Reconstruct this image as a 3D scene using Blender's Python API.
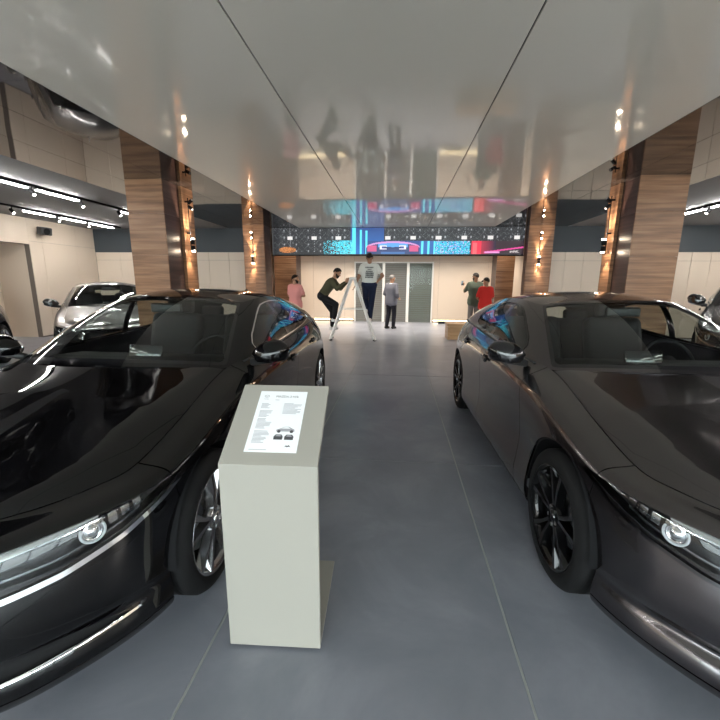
import bpy, bmesh, math, random
import numpy as np
from mathutils import Vector, Matrix
random.seed(7); rng = np.random.default_rng(7)
for o in list(bpy.data.objects): bpy.data.objects.remove(o, do_unlink=True)
scene = bpy.context.scene
COL = scene.collection

# ------------------------------------------------------------------ camera
cam_d = bpy.data.cameras.new('camera'); cam = bpy.data.objects.new('camera', cam_d); COL.objects.link(cam)
F_PX, VPX, VPY, VVX, CAM_H = 386.8, 398.4, 282.8, 346.5, 1.46
_d = np.array([(VPX-360)/F_PX, (360-VPY)/F_PX, -1.0]); _a = (VVX-360)/F_PX
_z = np.array([-_a, (_d[0]*_a+1)/_d[1], 1.0]); _z /= np.linalg.norm(_z); _d /= np.linalg.norm(_d)
_x = np.cross(_d, _z); _M = np.array([_x, _d, _z])
cam.matrix_world = Matrix(((_M[0,0],_M[0,1],_M[0,2],0),(_M[1,0],_M[1,1],_M[1,2],0),(_M[2,0],_M[2,1],_M[2,2],CAM_H),(0,0,0,1)))
cam_d.sensor_width = 36; cam_d.sensor_fit = 'HORIZONTAL'; cam_d.lens = 36*F_PX/720; cam_d.clip_start = .02
scene.camera = cam

# ------------------------------------------------------------------ world (overcast daylight beyond the shop front) and exposure
w = bpy.data.worlds.new('world'); scene.world = w; w.use_nodes = True
w.node_tree.nodes['Background'].inputs[0].default_value = (.90, .96, 1.0, 1)
w.node_tree.nodes['Background'].inputs[1].default_value = 6.0
scene.view_settings.view_transform = 'Standard'; scene.view_settings.look = 'None'
scene.view_settings.gamma = 1; scene.view_settings.use_curve_mapping = False
scene.view_settings.exposure = 0.75
BAR_E, SPOT_W, COLSPOT_W, SCREEN_E, RECESS_W = 55.0, 80.0, 80.0, .75, 110.0

# ------------------------------------------------------------------ materials
MATS = {}
def mat(name, col=(.5,.5,.5), rough=.5, metal=0., coat=0., spec=.5, emit=None, estr=0., trans=0., ior=1.45, crough=.03):
    if name in MATS: return MATS[name]
    m = bpy.data.materials.new(name); m.use_nodes = True
    b = m.node_tree.nodes['Principled BSDF']
    b.inputs['Base Color'].default_value = (*col, 1); b.inputs['Roughness'].default_value = rough
    b.inputs['Metallic'].default_value = metal; b.inputs['Coat Weight'].default_value = coat; b.inputs['Coat Roughness'].default_value = crough
    b.inputs['Specular IOR Level'].default_value = spec; b.inputs['IOR'].default_value = ior
    b.inputs['Transmission Weight'].default_value = trans
    if emit: b.inputs['Emission Color'].default_value = (*emit, 1); b.inputs['Emission Strength'].default_value = estr
    MATS[name] = m; return m
def N(m, t, **kw):
    n = m.node_tree.nodes.new(t)
    for k, v in kw.items():
        if k in n.inputs.keys(): n.inputs[k].default_value = v
        else: setattr(n, k, v)
    return n
def L(m, a, b): m.node_tree.links.new(a, b)
def ramp(m, stops):
    r = N(m, 'ShaderNodeValToRGB'); e = r.color_ramp.elements
    while len(e) < len(stops): e.new(.5)
    for q, (p, c) in zip(e, stops): q.position = p; q.color = (*c, 1)
    return r
def glass_mat(name, tint, refl_ior=1.5, fac=1.0):
    m = bpy.data.materials.new(name); m.use_nodes = True; nt = m.node_tree; nt.nodes.clear()
    out = N(m, 'ShaderNodeOutputMaterial'); mix = N(m, 'ShaderNodeMixShader'); tr = N(m, 'ShaderNodeBsdfTransparent'); gl = N(m, 'ShaderNodeBsdfGlossy')
    tr.inputs[0].default_value = (*tint, 1); gl.inputs['Roughness'].default_value = .01; gl.inputs[0].default_value = (1,1,1,1)
    fr = N(m, 'ShaderNodeFresnel'); fr.inputs[0].default_value = refl_ior
    ge = N(m, 'ShaderNodeNewGeometry'); mr = N(m, 'ShaderNodeMapRange'); mr.inputs['To Min'].default_value = refl_ior; mr.inputs['To Max'].default_value = 1/refl_ior
    L(m, ge.outputs['Backfacing'], mr.inputs['Value']); L(m, mr.outputs[0], fr.inputs[0])   # same reflectance from both sides of the pane
    L(m, fr.outputs[0], mix.inputs[0]); L(m, tr.outputs[0], mix.inputs[1]); L(m, gl.outputs[0], mix.inputs[2]); L(m, mix.outputs[0], out.inputs[0])
    MATS[name] = m; return m

def wood_mat(name, c0, c1, c2, rough=.35, along='X'):
    m = mat(name, c1, rough, spec=.4); b = m.node_tree.nodes['Principled BSDF']
    tc = N(m, 'ShaderNodeTexCoord'); mp = N(m, 'ShaderNodeMapping'); mp.inputs['Scale'].default_value = (.7,.7,16)
    oi = N(m, 'ShaderNodeObjectInfo'); L(m, tc.outputs['Object'], mp.inputs[0])
    ad = N(m, 'ShaderNodeVectorMath', operation='ADD'); mu = N(m, 'ShaderNodeVectorMath', operation='SCALE'); mu.inputs['Scale'].default_value = 40
    cmb = N(m, 'ShaderNodeCombineXYZ')
    for i in range(3): L(m, oi.outputs['Random'], cmb.inputs[i])
    L(m, cmb.outputs[0], mu.inputs[0]); L(m, mp.outputs[0], ad.inputs[0]); L(m, mu.outputs[0], ad.inputs[1])
    n1 = N(m, 'ShaderNodeTexNoise'); n1.inputs['Scale'].default_value = 1.3; n1.inputs['Detail'].default_value = 6; n1.inputs['Roughness'].default_value = .62
    L(m, ad.outputs[0], n1.inputs['Vector'])
    r = ramp(m, [(.30,c0),(.5,c1),(.72,c2)]); L(m, n1.outputs['Fac'], r.inputs[0]); L(m, r.outputs[0], b.inputs['Base Color'])
    bp = N(m, 'ShaderNodeBump'); bp.inputs['Strength'].default_value = .08; bp.inputs['Distance'].default_value = .003
    L(m, n1.outputs['Fac'], bp.inputs['Height']); L(m, bp.outputs[0], b.inputs['Normal']); return m
def noise_col(m, scale, stops, detail=6, dist=0., rstops=None):
    b = m.node_tree.nodes['Principled BSDF']; tc = N(m, 'ShaderNodeTexCoord')
    g = N(m, 'ShaderNodeNewGeometry')
    n = N(m, 'ShaderNodeTexNoise'); n.inputs['Scale'].default_value = scale; n.inputs['Detail'].default_value = detail; n.inputs['Roughness'].default_value = .6; n.inputs['Distortion'].default_value = dist
    L(m, g.outputs['Position'], n.inputs['Vector']); r = ramp(m, stops); L(m, n.outputs['Fac'], r.inputs[0]); L(m, r.outputs[0], b.inputs['Base Color'])
    if rstops:
        r2 = ramp(m, [(p,(v,v,v)) for p, v in rstops]); L(m, n.outputs['Fac'], r2.inputs[0]); L(m, r2.outputs[0], b.inputs['Roughness'])
    return m

floor_m = noise_col(mat('floor_tile', rough=.3, spec=.5), 1.8, [(0,(.13,.14,.165)),(.5,(.228,.238,.275)),(1,(.40,.405,.445))], 6, .5, [(0,.25),(1,.36)])
mat('grout', (.42,.43,.42), .8)
mat('beige_panel', (.66,.555,.455), .42, spec=.35)
mat('panel_joint', (.16,.13,.11), .8)
mat('blue_grey', (.052,.062,.072), .6)
mat('grey_ceiling', (.20,.20,.205), .8)
mat('cream_gloss', (.84,.805,.71), .06, spec=.65)
mat('dark_mirror', (.020,.016,.015), .03, ior=2.3)
for nm, st, ds in (('cream_gloss', .012, .02), ('dark_mirror', .02, .02)):
    m = MATS[nm]; g = N(m,'ShaderNodeNewGeometry'); n = N(m,'ShaderNodeTexNoise'); n.inputs['Scale'].default_value = .7; n.inputs['Detail'].default_value = 1
    bp = N(m,'ShaderNodeBump'); bp.inputs['Strength'].default_value = st*10; bp.inputs['Distance'].default_value = ds
    L(m,g.outputs['Position'],n.inputs['Vector']); L(m,n.outputs['Fac'],bp.inputs['Height']); L(m,bp.outputs[0],m.node_tree.nodes['Principled BSDF'].inputs['Normal'])
mat('seam', (.03,.03,.03), .6)
wood_mat('wood_light', (.10,.045,.021), (.225,.112,.056), (.35,.195,.107))
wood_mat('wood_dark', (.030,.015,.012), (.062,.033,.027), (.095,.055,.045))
wood_mat('wood_bench', (.30,.17,.08), (.45,.27,.13), (.55,.36,.2))
mat('black_matte', (.010,.010,.011), .85, spec=.15)
mat('black_gloss', (.008,.008,.009), .08, coat=.6)
mat('black_plastic', (.02,.02,.021), .45)
mat('white_metal', (.78,.77,.74), .35)
mat('aluminium', (.72,.72,.70), .3, metal=.6)
mat('podium_paint', (.335,.318,.28), .40, spec=.35)
mat('paper', (.86,.87,.89), .5)
mat('ink', (.06,.06,.065), .7); mat('ink_grey', (.36,.36,.38), .7)
mat('bar_light', (1,1,1), .5, emit=(1,.97,.92), estr=BAR_E)
mat('spot_glow', (1,1,1), .5, emit=(1,.80,.58), estr=140)
mat('strip_glow', (1,1,1), .5, emit=(1,.78,.42), estr=6)
mat('shutter', (.20,.20,.185), .5, metal=.3)
# car
mat('paint_black', (.0025,.0025,.003), .3, coat=1., spec=.0, crough=.015)
mat('paint_grey', (.115,.106,.112), .27, metal=1., coat=1., crough=.015)
mat('paint_silver_grey', (.035,.034,.036), .30, metal=.8, coat=1., crough=.02)
mat('paint_navy', (.008,.011,.022), .2, coat=1., crough=.02)
mat('paint_dark', (.012,.012,.013), .2, coat=1., crough=.02)
mat('chrome', (.85,.85,.86), .06, metal=1.)
mat('dark_chrome', (.10,.10,.105), .12, metal=1.)
mat('rim_black', (.004,.004,.0045), .12, coat=.4, spec=.3)
mat('rim_silver', (.42,.42,.43), .22, metal=1.)
mat('tyre', (.010,.010,.0105), .75, spec=.2)
mat('disc', (.35,.35,.35), .3, metal=1.)
mat('interior', (.010,.010,.011), .75, spec=.2); mat('seat_leather', (.012,.012,.013), .6, spec=.25)
mat('lamp_silver', (.75,.78,.80), .12, metal=1.); mat('lamp_white', (.50,.53,.55), .3); mat('lamp_guide', (.22,.23,.24), .15, metal=1.)
mat('lamp_dark', (.02,.021,.023), .15, metal=.4)
mat('tail_red', (.25,.005,.006), .1, coat=1.)
mat('plate', (.8,.8,.8), .5)
glass_mat('windscreen', (.80,.86,.83)); glass_mat('side_glass', (.66,.70,.69), 1.5); glass_mat('lamp_glass', (.93,.95,.96), 1.45); glass_mat('clear_glass', (.93,.96,.95), 1.18)

# ------------------------------------------------------------------ object helpers
def tag(o, label=None, cat=None, group=None, kind=None):
    if label: o['label'] = label
    if cat: o['category'] = cat
    if group: o['group'] = group
    if kind: o['kind'] = kind
    return o
def M_(m): return MATS[m] if isinstance(m, str) else m
def link(name, me, m=None, parent=None, loc=None, rot=None):
    o = bpy.data.objects.new(name, me); COL.objects.link(o)
    if m is not None and me is not None and len(me.materials) == 0: me.materials.append(M_(m))
    if parent is not None: o.parent = parent
    if loc is not None: o.location = loc
    if rot is not None: o.rotation_euler = rot
    return o
def empty(name, loc=(0,0,0), rz=0.):
    o = bpy.data.objects.new(name, None); COL.objects.link(o); o.location = loc; o.rotation_euler = (0,0,rz); o.empty_display_size = .1; return o
def bm_mesh(bm, name='m', smooth=False):
    bmesh.ops.recalc_face_normals(bm, faces=bm.faces)
    me = bpy.data.meshes.new(name); bm.to_mesh(me); bm.free()
    if smooth:
        for p in me.polygons: p.use_smooth = True
    return me
def bx(bm, c, s, rot=None, bevel=0., seg=2):
    r = bmesh.ops.create_cube(bm, size=1); vs = r['verts']
    for v in vs: v.co = Vector((v.co.x*s[0], v.co.y*s[1], v.co.z*s[2]))
    if bevel > 0:
        es = list({e for v in vs for e in v.link_edges})
        q = bmesh.ops.bevel(bm, geom=es, offset=bevel, segments=seg, affect='EDGES', profile=.5)
        vs = list({v for f in q['faces'] for v in f.verts} | {v for v in vs if v.is_valid})
    mt = Matrix.Translation(c) @ (rot.to_4x4() if rot is not None else Matrix.Identity(4))
    for v in vs: v.co = mt @ v.co
    return vs
def box_o(name, lo, hi, m, parent=None, bevel=0., kind=None, local=True):
    lo, hi = Vector(lo), Vector(hi); c = (lo+hi)/2; bm = bmesh.new(); bx(bm, (0,0,0), hi-lo, bevel=bevel)
    o = link(name, bm_mesh(bm), m, parent, c)
    if kind: o['kind'] = kind
    return o
def tube(bm, pts, rad, seg=10, cap=True, closed=False):
    pts = [Vector(p) for p in pts]; n = len(pts); rad = rad if hasattr(rad,'__len__') else [rad]*n
    rings = []; ref = None
    for i in range(n):
        t = (pts[(i+1)%n]-pts[i-1]) if closed else (pts[min(i+1,n-1)]-pts[max(i-1,0)])
        t.normalize()
        if ref is None:
            ref = Vector((0,0,1)) if abs(t.z) < .9 else Vector((1,0,0))
        a = (ref - t*ref.dot(t)).normalized(); ref = a; b = t.cross(a)
        rings.append([bm.verts.new(pts[i]+(a*math.cos(2*math.pi*k/seg)+b*math.sin(2*math.pi*k/seg))*rad[i]) for k in range(seg)])
    for i in range(n if closed else n-1):
        A, B = rings[i], rings[(i+1)%n]
        for k in range(seg): bm.faces.new((A[k],A[(k+1)%seg],B[(k+1)%seg],B[k]))
    if cap and not closed: bm.faces.new(rings[0][::-1]); bm.faces.new(rings[-1])
def lathe(bm, prof, axis='X', seg=48, c=(0,0,0), closed=False):
    rings = []
    for (a, r) in prof:
        ring = []
        for k in range(seg):
            t = 2*math.pi*k/seg; p = {'X':(a,r*math.cos(t),r*math.sin(t)),'Z':(r*math.cos(t),r*math.sin(t),a),'Y':(r*math.cos(t),a,r*math.sin(t))}[axis]
            ring.append(bm.verts.new(Vector(p)+Vector(c)))
        rings.append(ring)
    idx = range(len(rings) if closed else len(rings)-1)
    for i in idx:
        A, B = rings[i], rings[(i+1)%len(rings)]
        for k in range(seg): bm.faces.new((A[k],A[(k+1)%seg],B[(k+1)%seg],B[k]))
    return rings
def prism(bm, poly, axis, a, b):
    """poly: 2-D outline; extruded along axis from a to b"""
    def P(p, h): return {'X':(h,p[0],p[1]),'Y':(p[0],h,p[1]),'Z':(p[0],p[1],h)}[axis]
    A = [bm.verts.new(P(p,a)) for p in poly]; B = [bm.verts.new(P(p,b)) for p in poly]; n = len(poly)
    bm.faces.new(A); bm.faces.new(B[::-1])
    for i in range(n): bm.faces.new((A[i],A[(i+1)%n],B[(i+1)%n],B[i]))
# ================================================================== surface toolkit (car bodies)
def cubic(tk, Y, t):
    """C2 natural cubic spline through Y at knots tk"""
    tk = np.asarray(tk, float); Y = np.asarray(Y, float); n = len(tk); h = np.diff(tk)
    A = np.zeros((n,n)); R = np.zeros_like(Y); A[0,0] = A[-1,-1] = 1
    for i in range(1, n-1):
        A[i,i-1] = h[i-1]; A[i,i] = 2*(h[i-1]+h[i]); A[i,i+1] = h[i]
        R[i] = 6*((Y[i+1]-Y[i])/h[i]-(Y[i]-Y[i-1])/h[i-1])
    Mm = np.linalg.solve(A, R); t = np.asarray(t, float); i = np.clip(np.searchsorted(tk, t, side='right')-1, 0, n-2)
    d = (t-tk[i]); hi = h[i]
    if Y.ndim > 1: d = d[:,None]; hi = hi[:,None]
    return Y[i] + d*((Y[i+1]-Y[i])/hi - hi*(2*Mm[i]+Mm[i+1])/6) + d*d*Mm[i]/2 + d**3*(Mm[i+1]-Mm[i])/(6*hi)
def pchip(tk, Y, t):
    tk = np.asarray(tk, float); Y = np.asarray(Y, float); h = np.diff(tk); D = np.diff(Y)/h; n = len(tk); m = np.zeros(n)
    m[0], m[-1] = D[0], D[-1]
    for i in range(1,n-1):
        if D[i-1]*D[i] > 0: w1, w2 = 2*h[i]+h[i-1], h[i]+2*h[i-1]; m[i] = (w1+w2)/(w1/D[i-1]+w2/D[i])
    t = np.asarray(t, float); i = np.clip(np.searchsorted(tk, t, side='right')-1, 0, n-2); s = (t-tk[i])/h[i]
    return (2*s**3-3*s*s+1)*Y[i]+(s**3-2*s*s+s)*h[i]*m[i]+(-2*s**3+3*s*s)*Y[i+1]+(s**3-s*s)*h[i]*m[i+1]
def lerp(tk, Y, t): return np.interp(t, tk, Y)

def strip(S, f, lo, hi):
    S = keep(S, lambda q: f(q)-hi); return keep(S, lambda q: lo-f(q))

class Surf:
    def __init__(s, V, P, Nn, F): s.V, s.P, s.N, s.F = V, P, Nn, F
    def copy(s): return Surf(s.V.copy(), s.P.copy(), s.N.copy(), list(s.F))
    def off(s, d): return Surf(s.V - s.N*d, s.P.copy(), s.N.copy(), list(s.F))
def grid_surf(G, pa, pb, outward):
    """G: ni x nj x 3; outward(V,N)->bool mask to flip"""
    ni, nj = G.shape[:2]
    du = np.gradient(G, axis=0); dv = np.gradient(G, axis=1); n = np.cross(du, dv)
    ln = np.linalg.norm(n, axis=2, keepdims=True)
    bad = ln[...,0] < 1e-9
    n = n/np.maximum(ln, 1e-12)
    if bad.any():
        for i, j in zip(*np.where(bad)):
            ii = min(max(i, 1), ni-2); n[i,j] = n[min(i+1,ni-1), j] if not bad[min(i+1,ni-1), j] else n[ii, j]
    V = G.reshape(-1,3).copy(); Nn = n.reshape(-1,3).copy()
    cen = Nn[(ni//2)*nj+nj//2]; 
    if not outward(V[(ni//2)*nj+nj//2], cen): Nn = -Nn
    k = np.abs(V[:,0]) < 1e-4; Nn[k,0] = 0; Nn /= np.maximum(np.linalg.norm(Nn, axis=1, keepdims=True), 1e-9)
    P = np.stack(np.meshgrid(pa, pb, indexing='ij'), -1).reshape(-1,2)
    F = []
    for i in range(ni-1):
        for j in range(nj-1):
            a, b, c, d = i*nj+j, (i+1)*nj+j, (i+1)*nj+j+1, i*nj+j+1
            F.append((a,b,c,d))
    return Surf(V, P, Nn, F)
def compact(S):
    used = sorted({i for f in S.F for i in f}); mp = {o:k for k, o in enumerate(used)}
    u = np.array(used, int) if used else np.zeros(0, int)
    return Surf(S.V[u], S.P[u], S.N[u], [tuple(mp[i] for i in f) for f in S.F])
def split(S, val):
    """-> (inside val<0, outside)"""
    if not S.F: return S, S
    val = np.where(np.abs(val) < 1e-7, 1e-7, val); neg = val < 0
    nV = [S.V]; nP = [S.P]; nN = [S.N]; eV, eP, eN = [], [], []; cut = {}; base = len(S.V)
    def cross(i, j):
        k = (i,j) if i < j else (j,i)
        if k not in cut:
            a, b = k; t = val[a]/(val[a]-val[b]); eV.append(S.V[a]+(S.V[b]-S.V[a])*t); eP.append(S.P[a]+(S.P[b]-S.P[a])*t)
            nn = S.N[a]+(S.N[b]-S.N[a])*t; eN.append(nn/max(np.linalg.norm(nn),1e-9)); cut[k] = base+len(eV)-1
        return cut[k]
    Fi, Fo = [], []
    for f in S.F:
        s = [neg[i] for i in f]
        if all(s): Fi.append(f)
        elif not any(s): Fo.append(f)
        else:
            A, B = [], []
            for q in range(len(f)):
                i, j = f[q], f[(q+1)%len(f)]
                (A if neg[i] else B).append(i)
                if neg[i] != neg[j]: c = cross(i,j); A.append(c); B.append(c)
            if len(A) > 2: Fi.append(tuple(A))
            if len(B) > 2: Fo.append(tuple(B))
    if eV: V = np.vstack([S.V, eV]); P = np.vstack([S.P, eP]); Nn = np.vstack([S.N, eN])
    else: V, P, Nn = S.V, S.P, S.N
    return compact(Surf(V,P,Nn,Fi)), compact(Surf(V,P,Nn,Fo))
def keep(S, fn): return split(S, fn(S))[0]
def drop(S, fn): return split(S, fn(S))[1]
def join(*Ss):
    Ss = [s for s in Ss if s.F]; V, P, Nn, F = [], [], [], []; b = 0
    for s in Ss:
        V.append(s.V); P.append(s.P); Nn.append(s.N); F += [tuple(i+b for i in f) for f in s.F]; b += len(s.V)
    return Surf(np.vstack(V), np.vstack(P), np.vstack(Nn), F)
def mirror(S):
    k = np.array([-1,1,1.]); return Surf(S.V*k, S.P.copy(), S.N*k, [f[::-1] for f in S.F])
def sd_poly(x, y, poly):
    poly = np.asarray(poly, float); d = np.full(len(x), 1e9); inside = np.zeros(len(x), bool); n = len(poly); j = n-1
    for i in range(n):
        a, b = poly[i], poly[j]; e = b-a; w0, w1 = x-a[0], y-a[1]; t = np.clip((w0*e[0]+w1*e[1])/(e@e), 0, 1)
        d = np.minimum(d, (w0-e[0]*t)**2+(w1-e[1]*t)**2)
        c = ((a[1] > y) != (b[1] > y)) & (x < (b[0]-a[0])*(y-a[1])/((b[1]-a[1]) if b[1]!=a[1] else 1e-9)+a[0]); inside ^= c; j = i
    return np.where(inside, -1, 1)*np.sqrt(d)
def surf_mesh(S, flange=0.):
    """mesh with the surface's own normals; flange turns every open edge inwards"""
    V, Nn, F = S.V, S.N, []
    for f in S.F:
        a, b, c = V[f[0]], V[f[1]], V[f[2]]; g = np.cross(b-a, c-a)
        if len(f) > 3: g = g + np.cross(c-a, V[f[3]]-a)
        F.append(f if g@(Nn[f[0]]+Nn[f[2]]) >= 0 else f[::-1])
    if flange:
        ec = {}
        for f in F:
            for q in range(len(f)):
                i, j = f[q], f[(q+1)%len(f)]; ec[(i,j)] = ec.get((i,j),0)+1
        key = {}
        def kk(i): return tuple(np.round(V[i], 5))
        eset = {(kk(i),kk(j)) for (i,j) in ec}
        bd = [(i,j) for (i,j) in ec if (kk(j),kk(i)) not in eset]
        V2, N2 = [], []; b = len(V)
        for (i,j) in bd:
            if abs(V[i][0]) < 1e-4 and abs(V[j][0]) < 1e-4: continue
            e = V[j]-V[i]; nn = np.cross(Nn[i], e); l = np.linalg.norm(nn)
            if l < 1e-9: continue
            nn = -nn/l; q = len(V2)+b
            V2 += [V[i], V[j], V[j]-Nn[j]*flange, V[i]-Nn[i]*flange]; N2 += [nn]*4; F.append((q+1,q,q+3,q+2))
        if V2: V = np.vstack([V, V2]); Nn = np.vstack([Nn, N2])
    me = bpy.data.meshes.new('panel'); me.from_pydata(V.tolist(), [], F); me.update()
    for p in me.polygons: p.use_smooth = True
    me.normals_split_custom_set_from_vertices(Nn.tolist()); return me

# ------------------------------------------------------------------ control nets. car space: x lateral, y = u - .92 (rearwards), z up
UA = .92
PLAN = [(0,0),(.012,.25),(.06,.44),(.14,.575),(.265,.69),(.41,.785),(.58,.846),(.75,.874),(.92,.884),(1.4,.884),(1.72,.886),(2.4,.892),(3.1,.893),(3.645,.895),(4.0,.865),(4.25,.765),(4.38,.60),(4.45,.3),(4.46,0)]
#        z/off for rails r0..r7 ; r8 absolute
def _front(lo): return lo
RAILS = [
 [(.15,.12),(.165,.014),(.272,.004),(.298,0.034),(.345,.004),(.47,.0),(.56,.018),(.655,.070)],  #0
 [(.15,.12),(.165,.014),(.272,.004),(.298,0.034),(.345,.004),(.47,.0),(.56,.018),(.655,.066)],  #1
 [(.15,.11),(.165,.014),(.272,.004),(.298,0.032),(.345,.004),(.47,.0),(.55,.016),(.66,.060)],   #2
 [(.15,.11),(.165,.014),(.272,.004),(.298,0.029),(.345,.004),(.47,.0),(.54,.012),(.668,.052)],  #3
 [(.15,.10),(.165,.014),(.272,.004),(.298,0.024),(.345,.004),(.47,.0),(.55,.010),(.682,.044)],  #4
 [(.15,.10),(.165,.014),(.272,.004),(.298,0.016),(.345,.004),(.47,.0),(.58,.010),(.695,.034)], #5
 [(.15,.10),(.165,.014),(.272,.004),(.298,0.009),(.345,.004),(.48,.0),(.62,.008),(.702,.024)],  #6
 [(.15,.10),(.175,.025),(.272,.010),(.30,.012),(.36,.008),(.50,.0),(.64,.004),(.735,.026)],   #7
 [(.15,.10),(.19,.03),(.265,.010),(.30,.008),(.38,.004),(.52,.0),(.665,.0),(.775,.030)],    #8 axle
 [(.15,.10),(.185,.03),(.25,.006),(.30,.002),(.38,.010),(.52,.020),(.68,.010),(.845,.022)], #9
 [(.15,.10),(.185,.03),(.25,.006),(.30,.002),(.38,.012),(.52,.022),(.69,.014),(.865,.020)], #10
 [(.15,.10),(.185,.03),(.25,.006),(.30,.002),(.38,.014),(.52,.024),(.70,.016),(.875,.022)], #11
 [(.15,.10),(.185,.03),(.25,.006),(.30,.002),(.38,.010),(.53,.016),(.71,.006),(.885,.024)], #12
 [(.15,.10),(.19,.03),(.25,.006),(.31,.002),(.40,.002),(.55,.0),(.72,.0),(.885,.034)],      #13
 [(.17,.10),(.21,.03),(.27,.006),(.34,.002),(.44,.0),(.58,.0),(.74,.012),(.89,.05)],        #14
 [(.19,.10),(.23,.03),(.29,.006),(.36,.0),(.46,.0),(.60,.010),(.75,.03),(.89,.06)],         #15
 [(.20,.10),(.24,.03),(.30,.006),(.37,.0),(.47,.0),(.60,.016),(.75,.04),(.88,.07)],         #16
 [(.20,.10),(.24,.03),(.30,.006),(.37,.0),(.47,.0),(.60,.020),(.75,.05),(.87,.075)],        #17
 [(.20,.10),(.24,.03),(.30,.006),(.37,.0),(.47,.0),(.60,.020),(.75,.05),(.87,.075)],        #18
]
EDGE = [(.20,0,.700),(.205,.21,.701),(.235,.37,.706),(.305,.495,.713),(.40,.595,.722),(.50,.66,.731),(.60,.702,.742),(.76,.713,.776),(.95,.714,.822),(1.50,.700,.940),
        (1.72,.758,.966),(2.4,.787,.978),(3.1,.786,1.003),(3.645,.777,1.022),(4.0,.735,1.02),(4.2,.645,1.003),(4.30,.49,.988),(4.35,.25,.984),(4.36,0,.984)]
HOODC_U = [.20,.213,.258,.345,.46,.58,.70,.86,1.04,1.345]
HOODC_Z = ([.20,.26,.345,.46,.58,.70,.86,1.04,1.2,1.36],[.700,.730,.762,.793,.818,.842,.874,.908,.938,.968])
GB = [(1.36,0,.972),(1.39,.34,.966),(1.46,.59,.950),(1.52,.685,.940),(1.66,.748,.954),(1.95,.782,.968),(2.4,.787,.974),(2.9,.787,.990),(3.3,.785,1.008),(3.7,.775,1.02),(4.05,.72,1.015),(4.25,.61,.996),(4.33,.40,.980),(4.36,0,.980)]
GT = [(2.12,0,1.345),(2.14,.29,1.338),(2.20,.445,1.318),(2.26,.505,1.303),(2.38,.545,1.312),(2.55,.562,1.328),(2.8,.562,1.33),(3.1,.55,1.315),(3.42,.53,1.285),(3.7,.505,1.25),(3.95,.465,1.222),(4.04,.39,1.222),(4.075,.25,1.232),(4.085,0,1.238)]
GBULGE = [.030,.030,.026,.018,.016,.024,.028,.028,.026,.024,.020,.018,.02,.02]
ROOFC = ([2.12,2.3,2.5,2.7,3.0,3.4,3.8,4.085],[1.345,1.378,1.396,1.40,1.39,1.352,1.292,1.238])
ROOF_UC = [2.12,2.15,2.225,2.30,2.42,2.57,2.8,3.08,3.4,3.68,3.92,4.02,4.065,4.085]

def mir_knots(P):
    P = np.array(P, float); k = np.array([1,-1,1.])[:P.shape[1]]
    Q = np.vstack([P[3:0:-1]*k, P, P[-2:-5:-1]*k]); return Q
def chord(P): return np.concatenate([[0], np.cumsum(np.linalg.norm(np.diff(P, axis=0), axis=1))])
def ucar(V): return V[:,1]+UA

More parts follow.
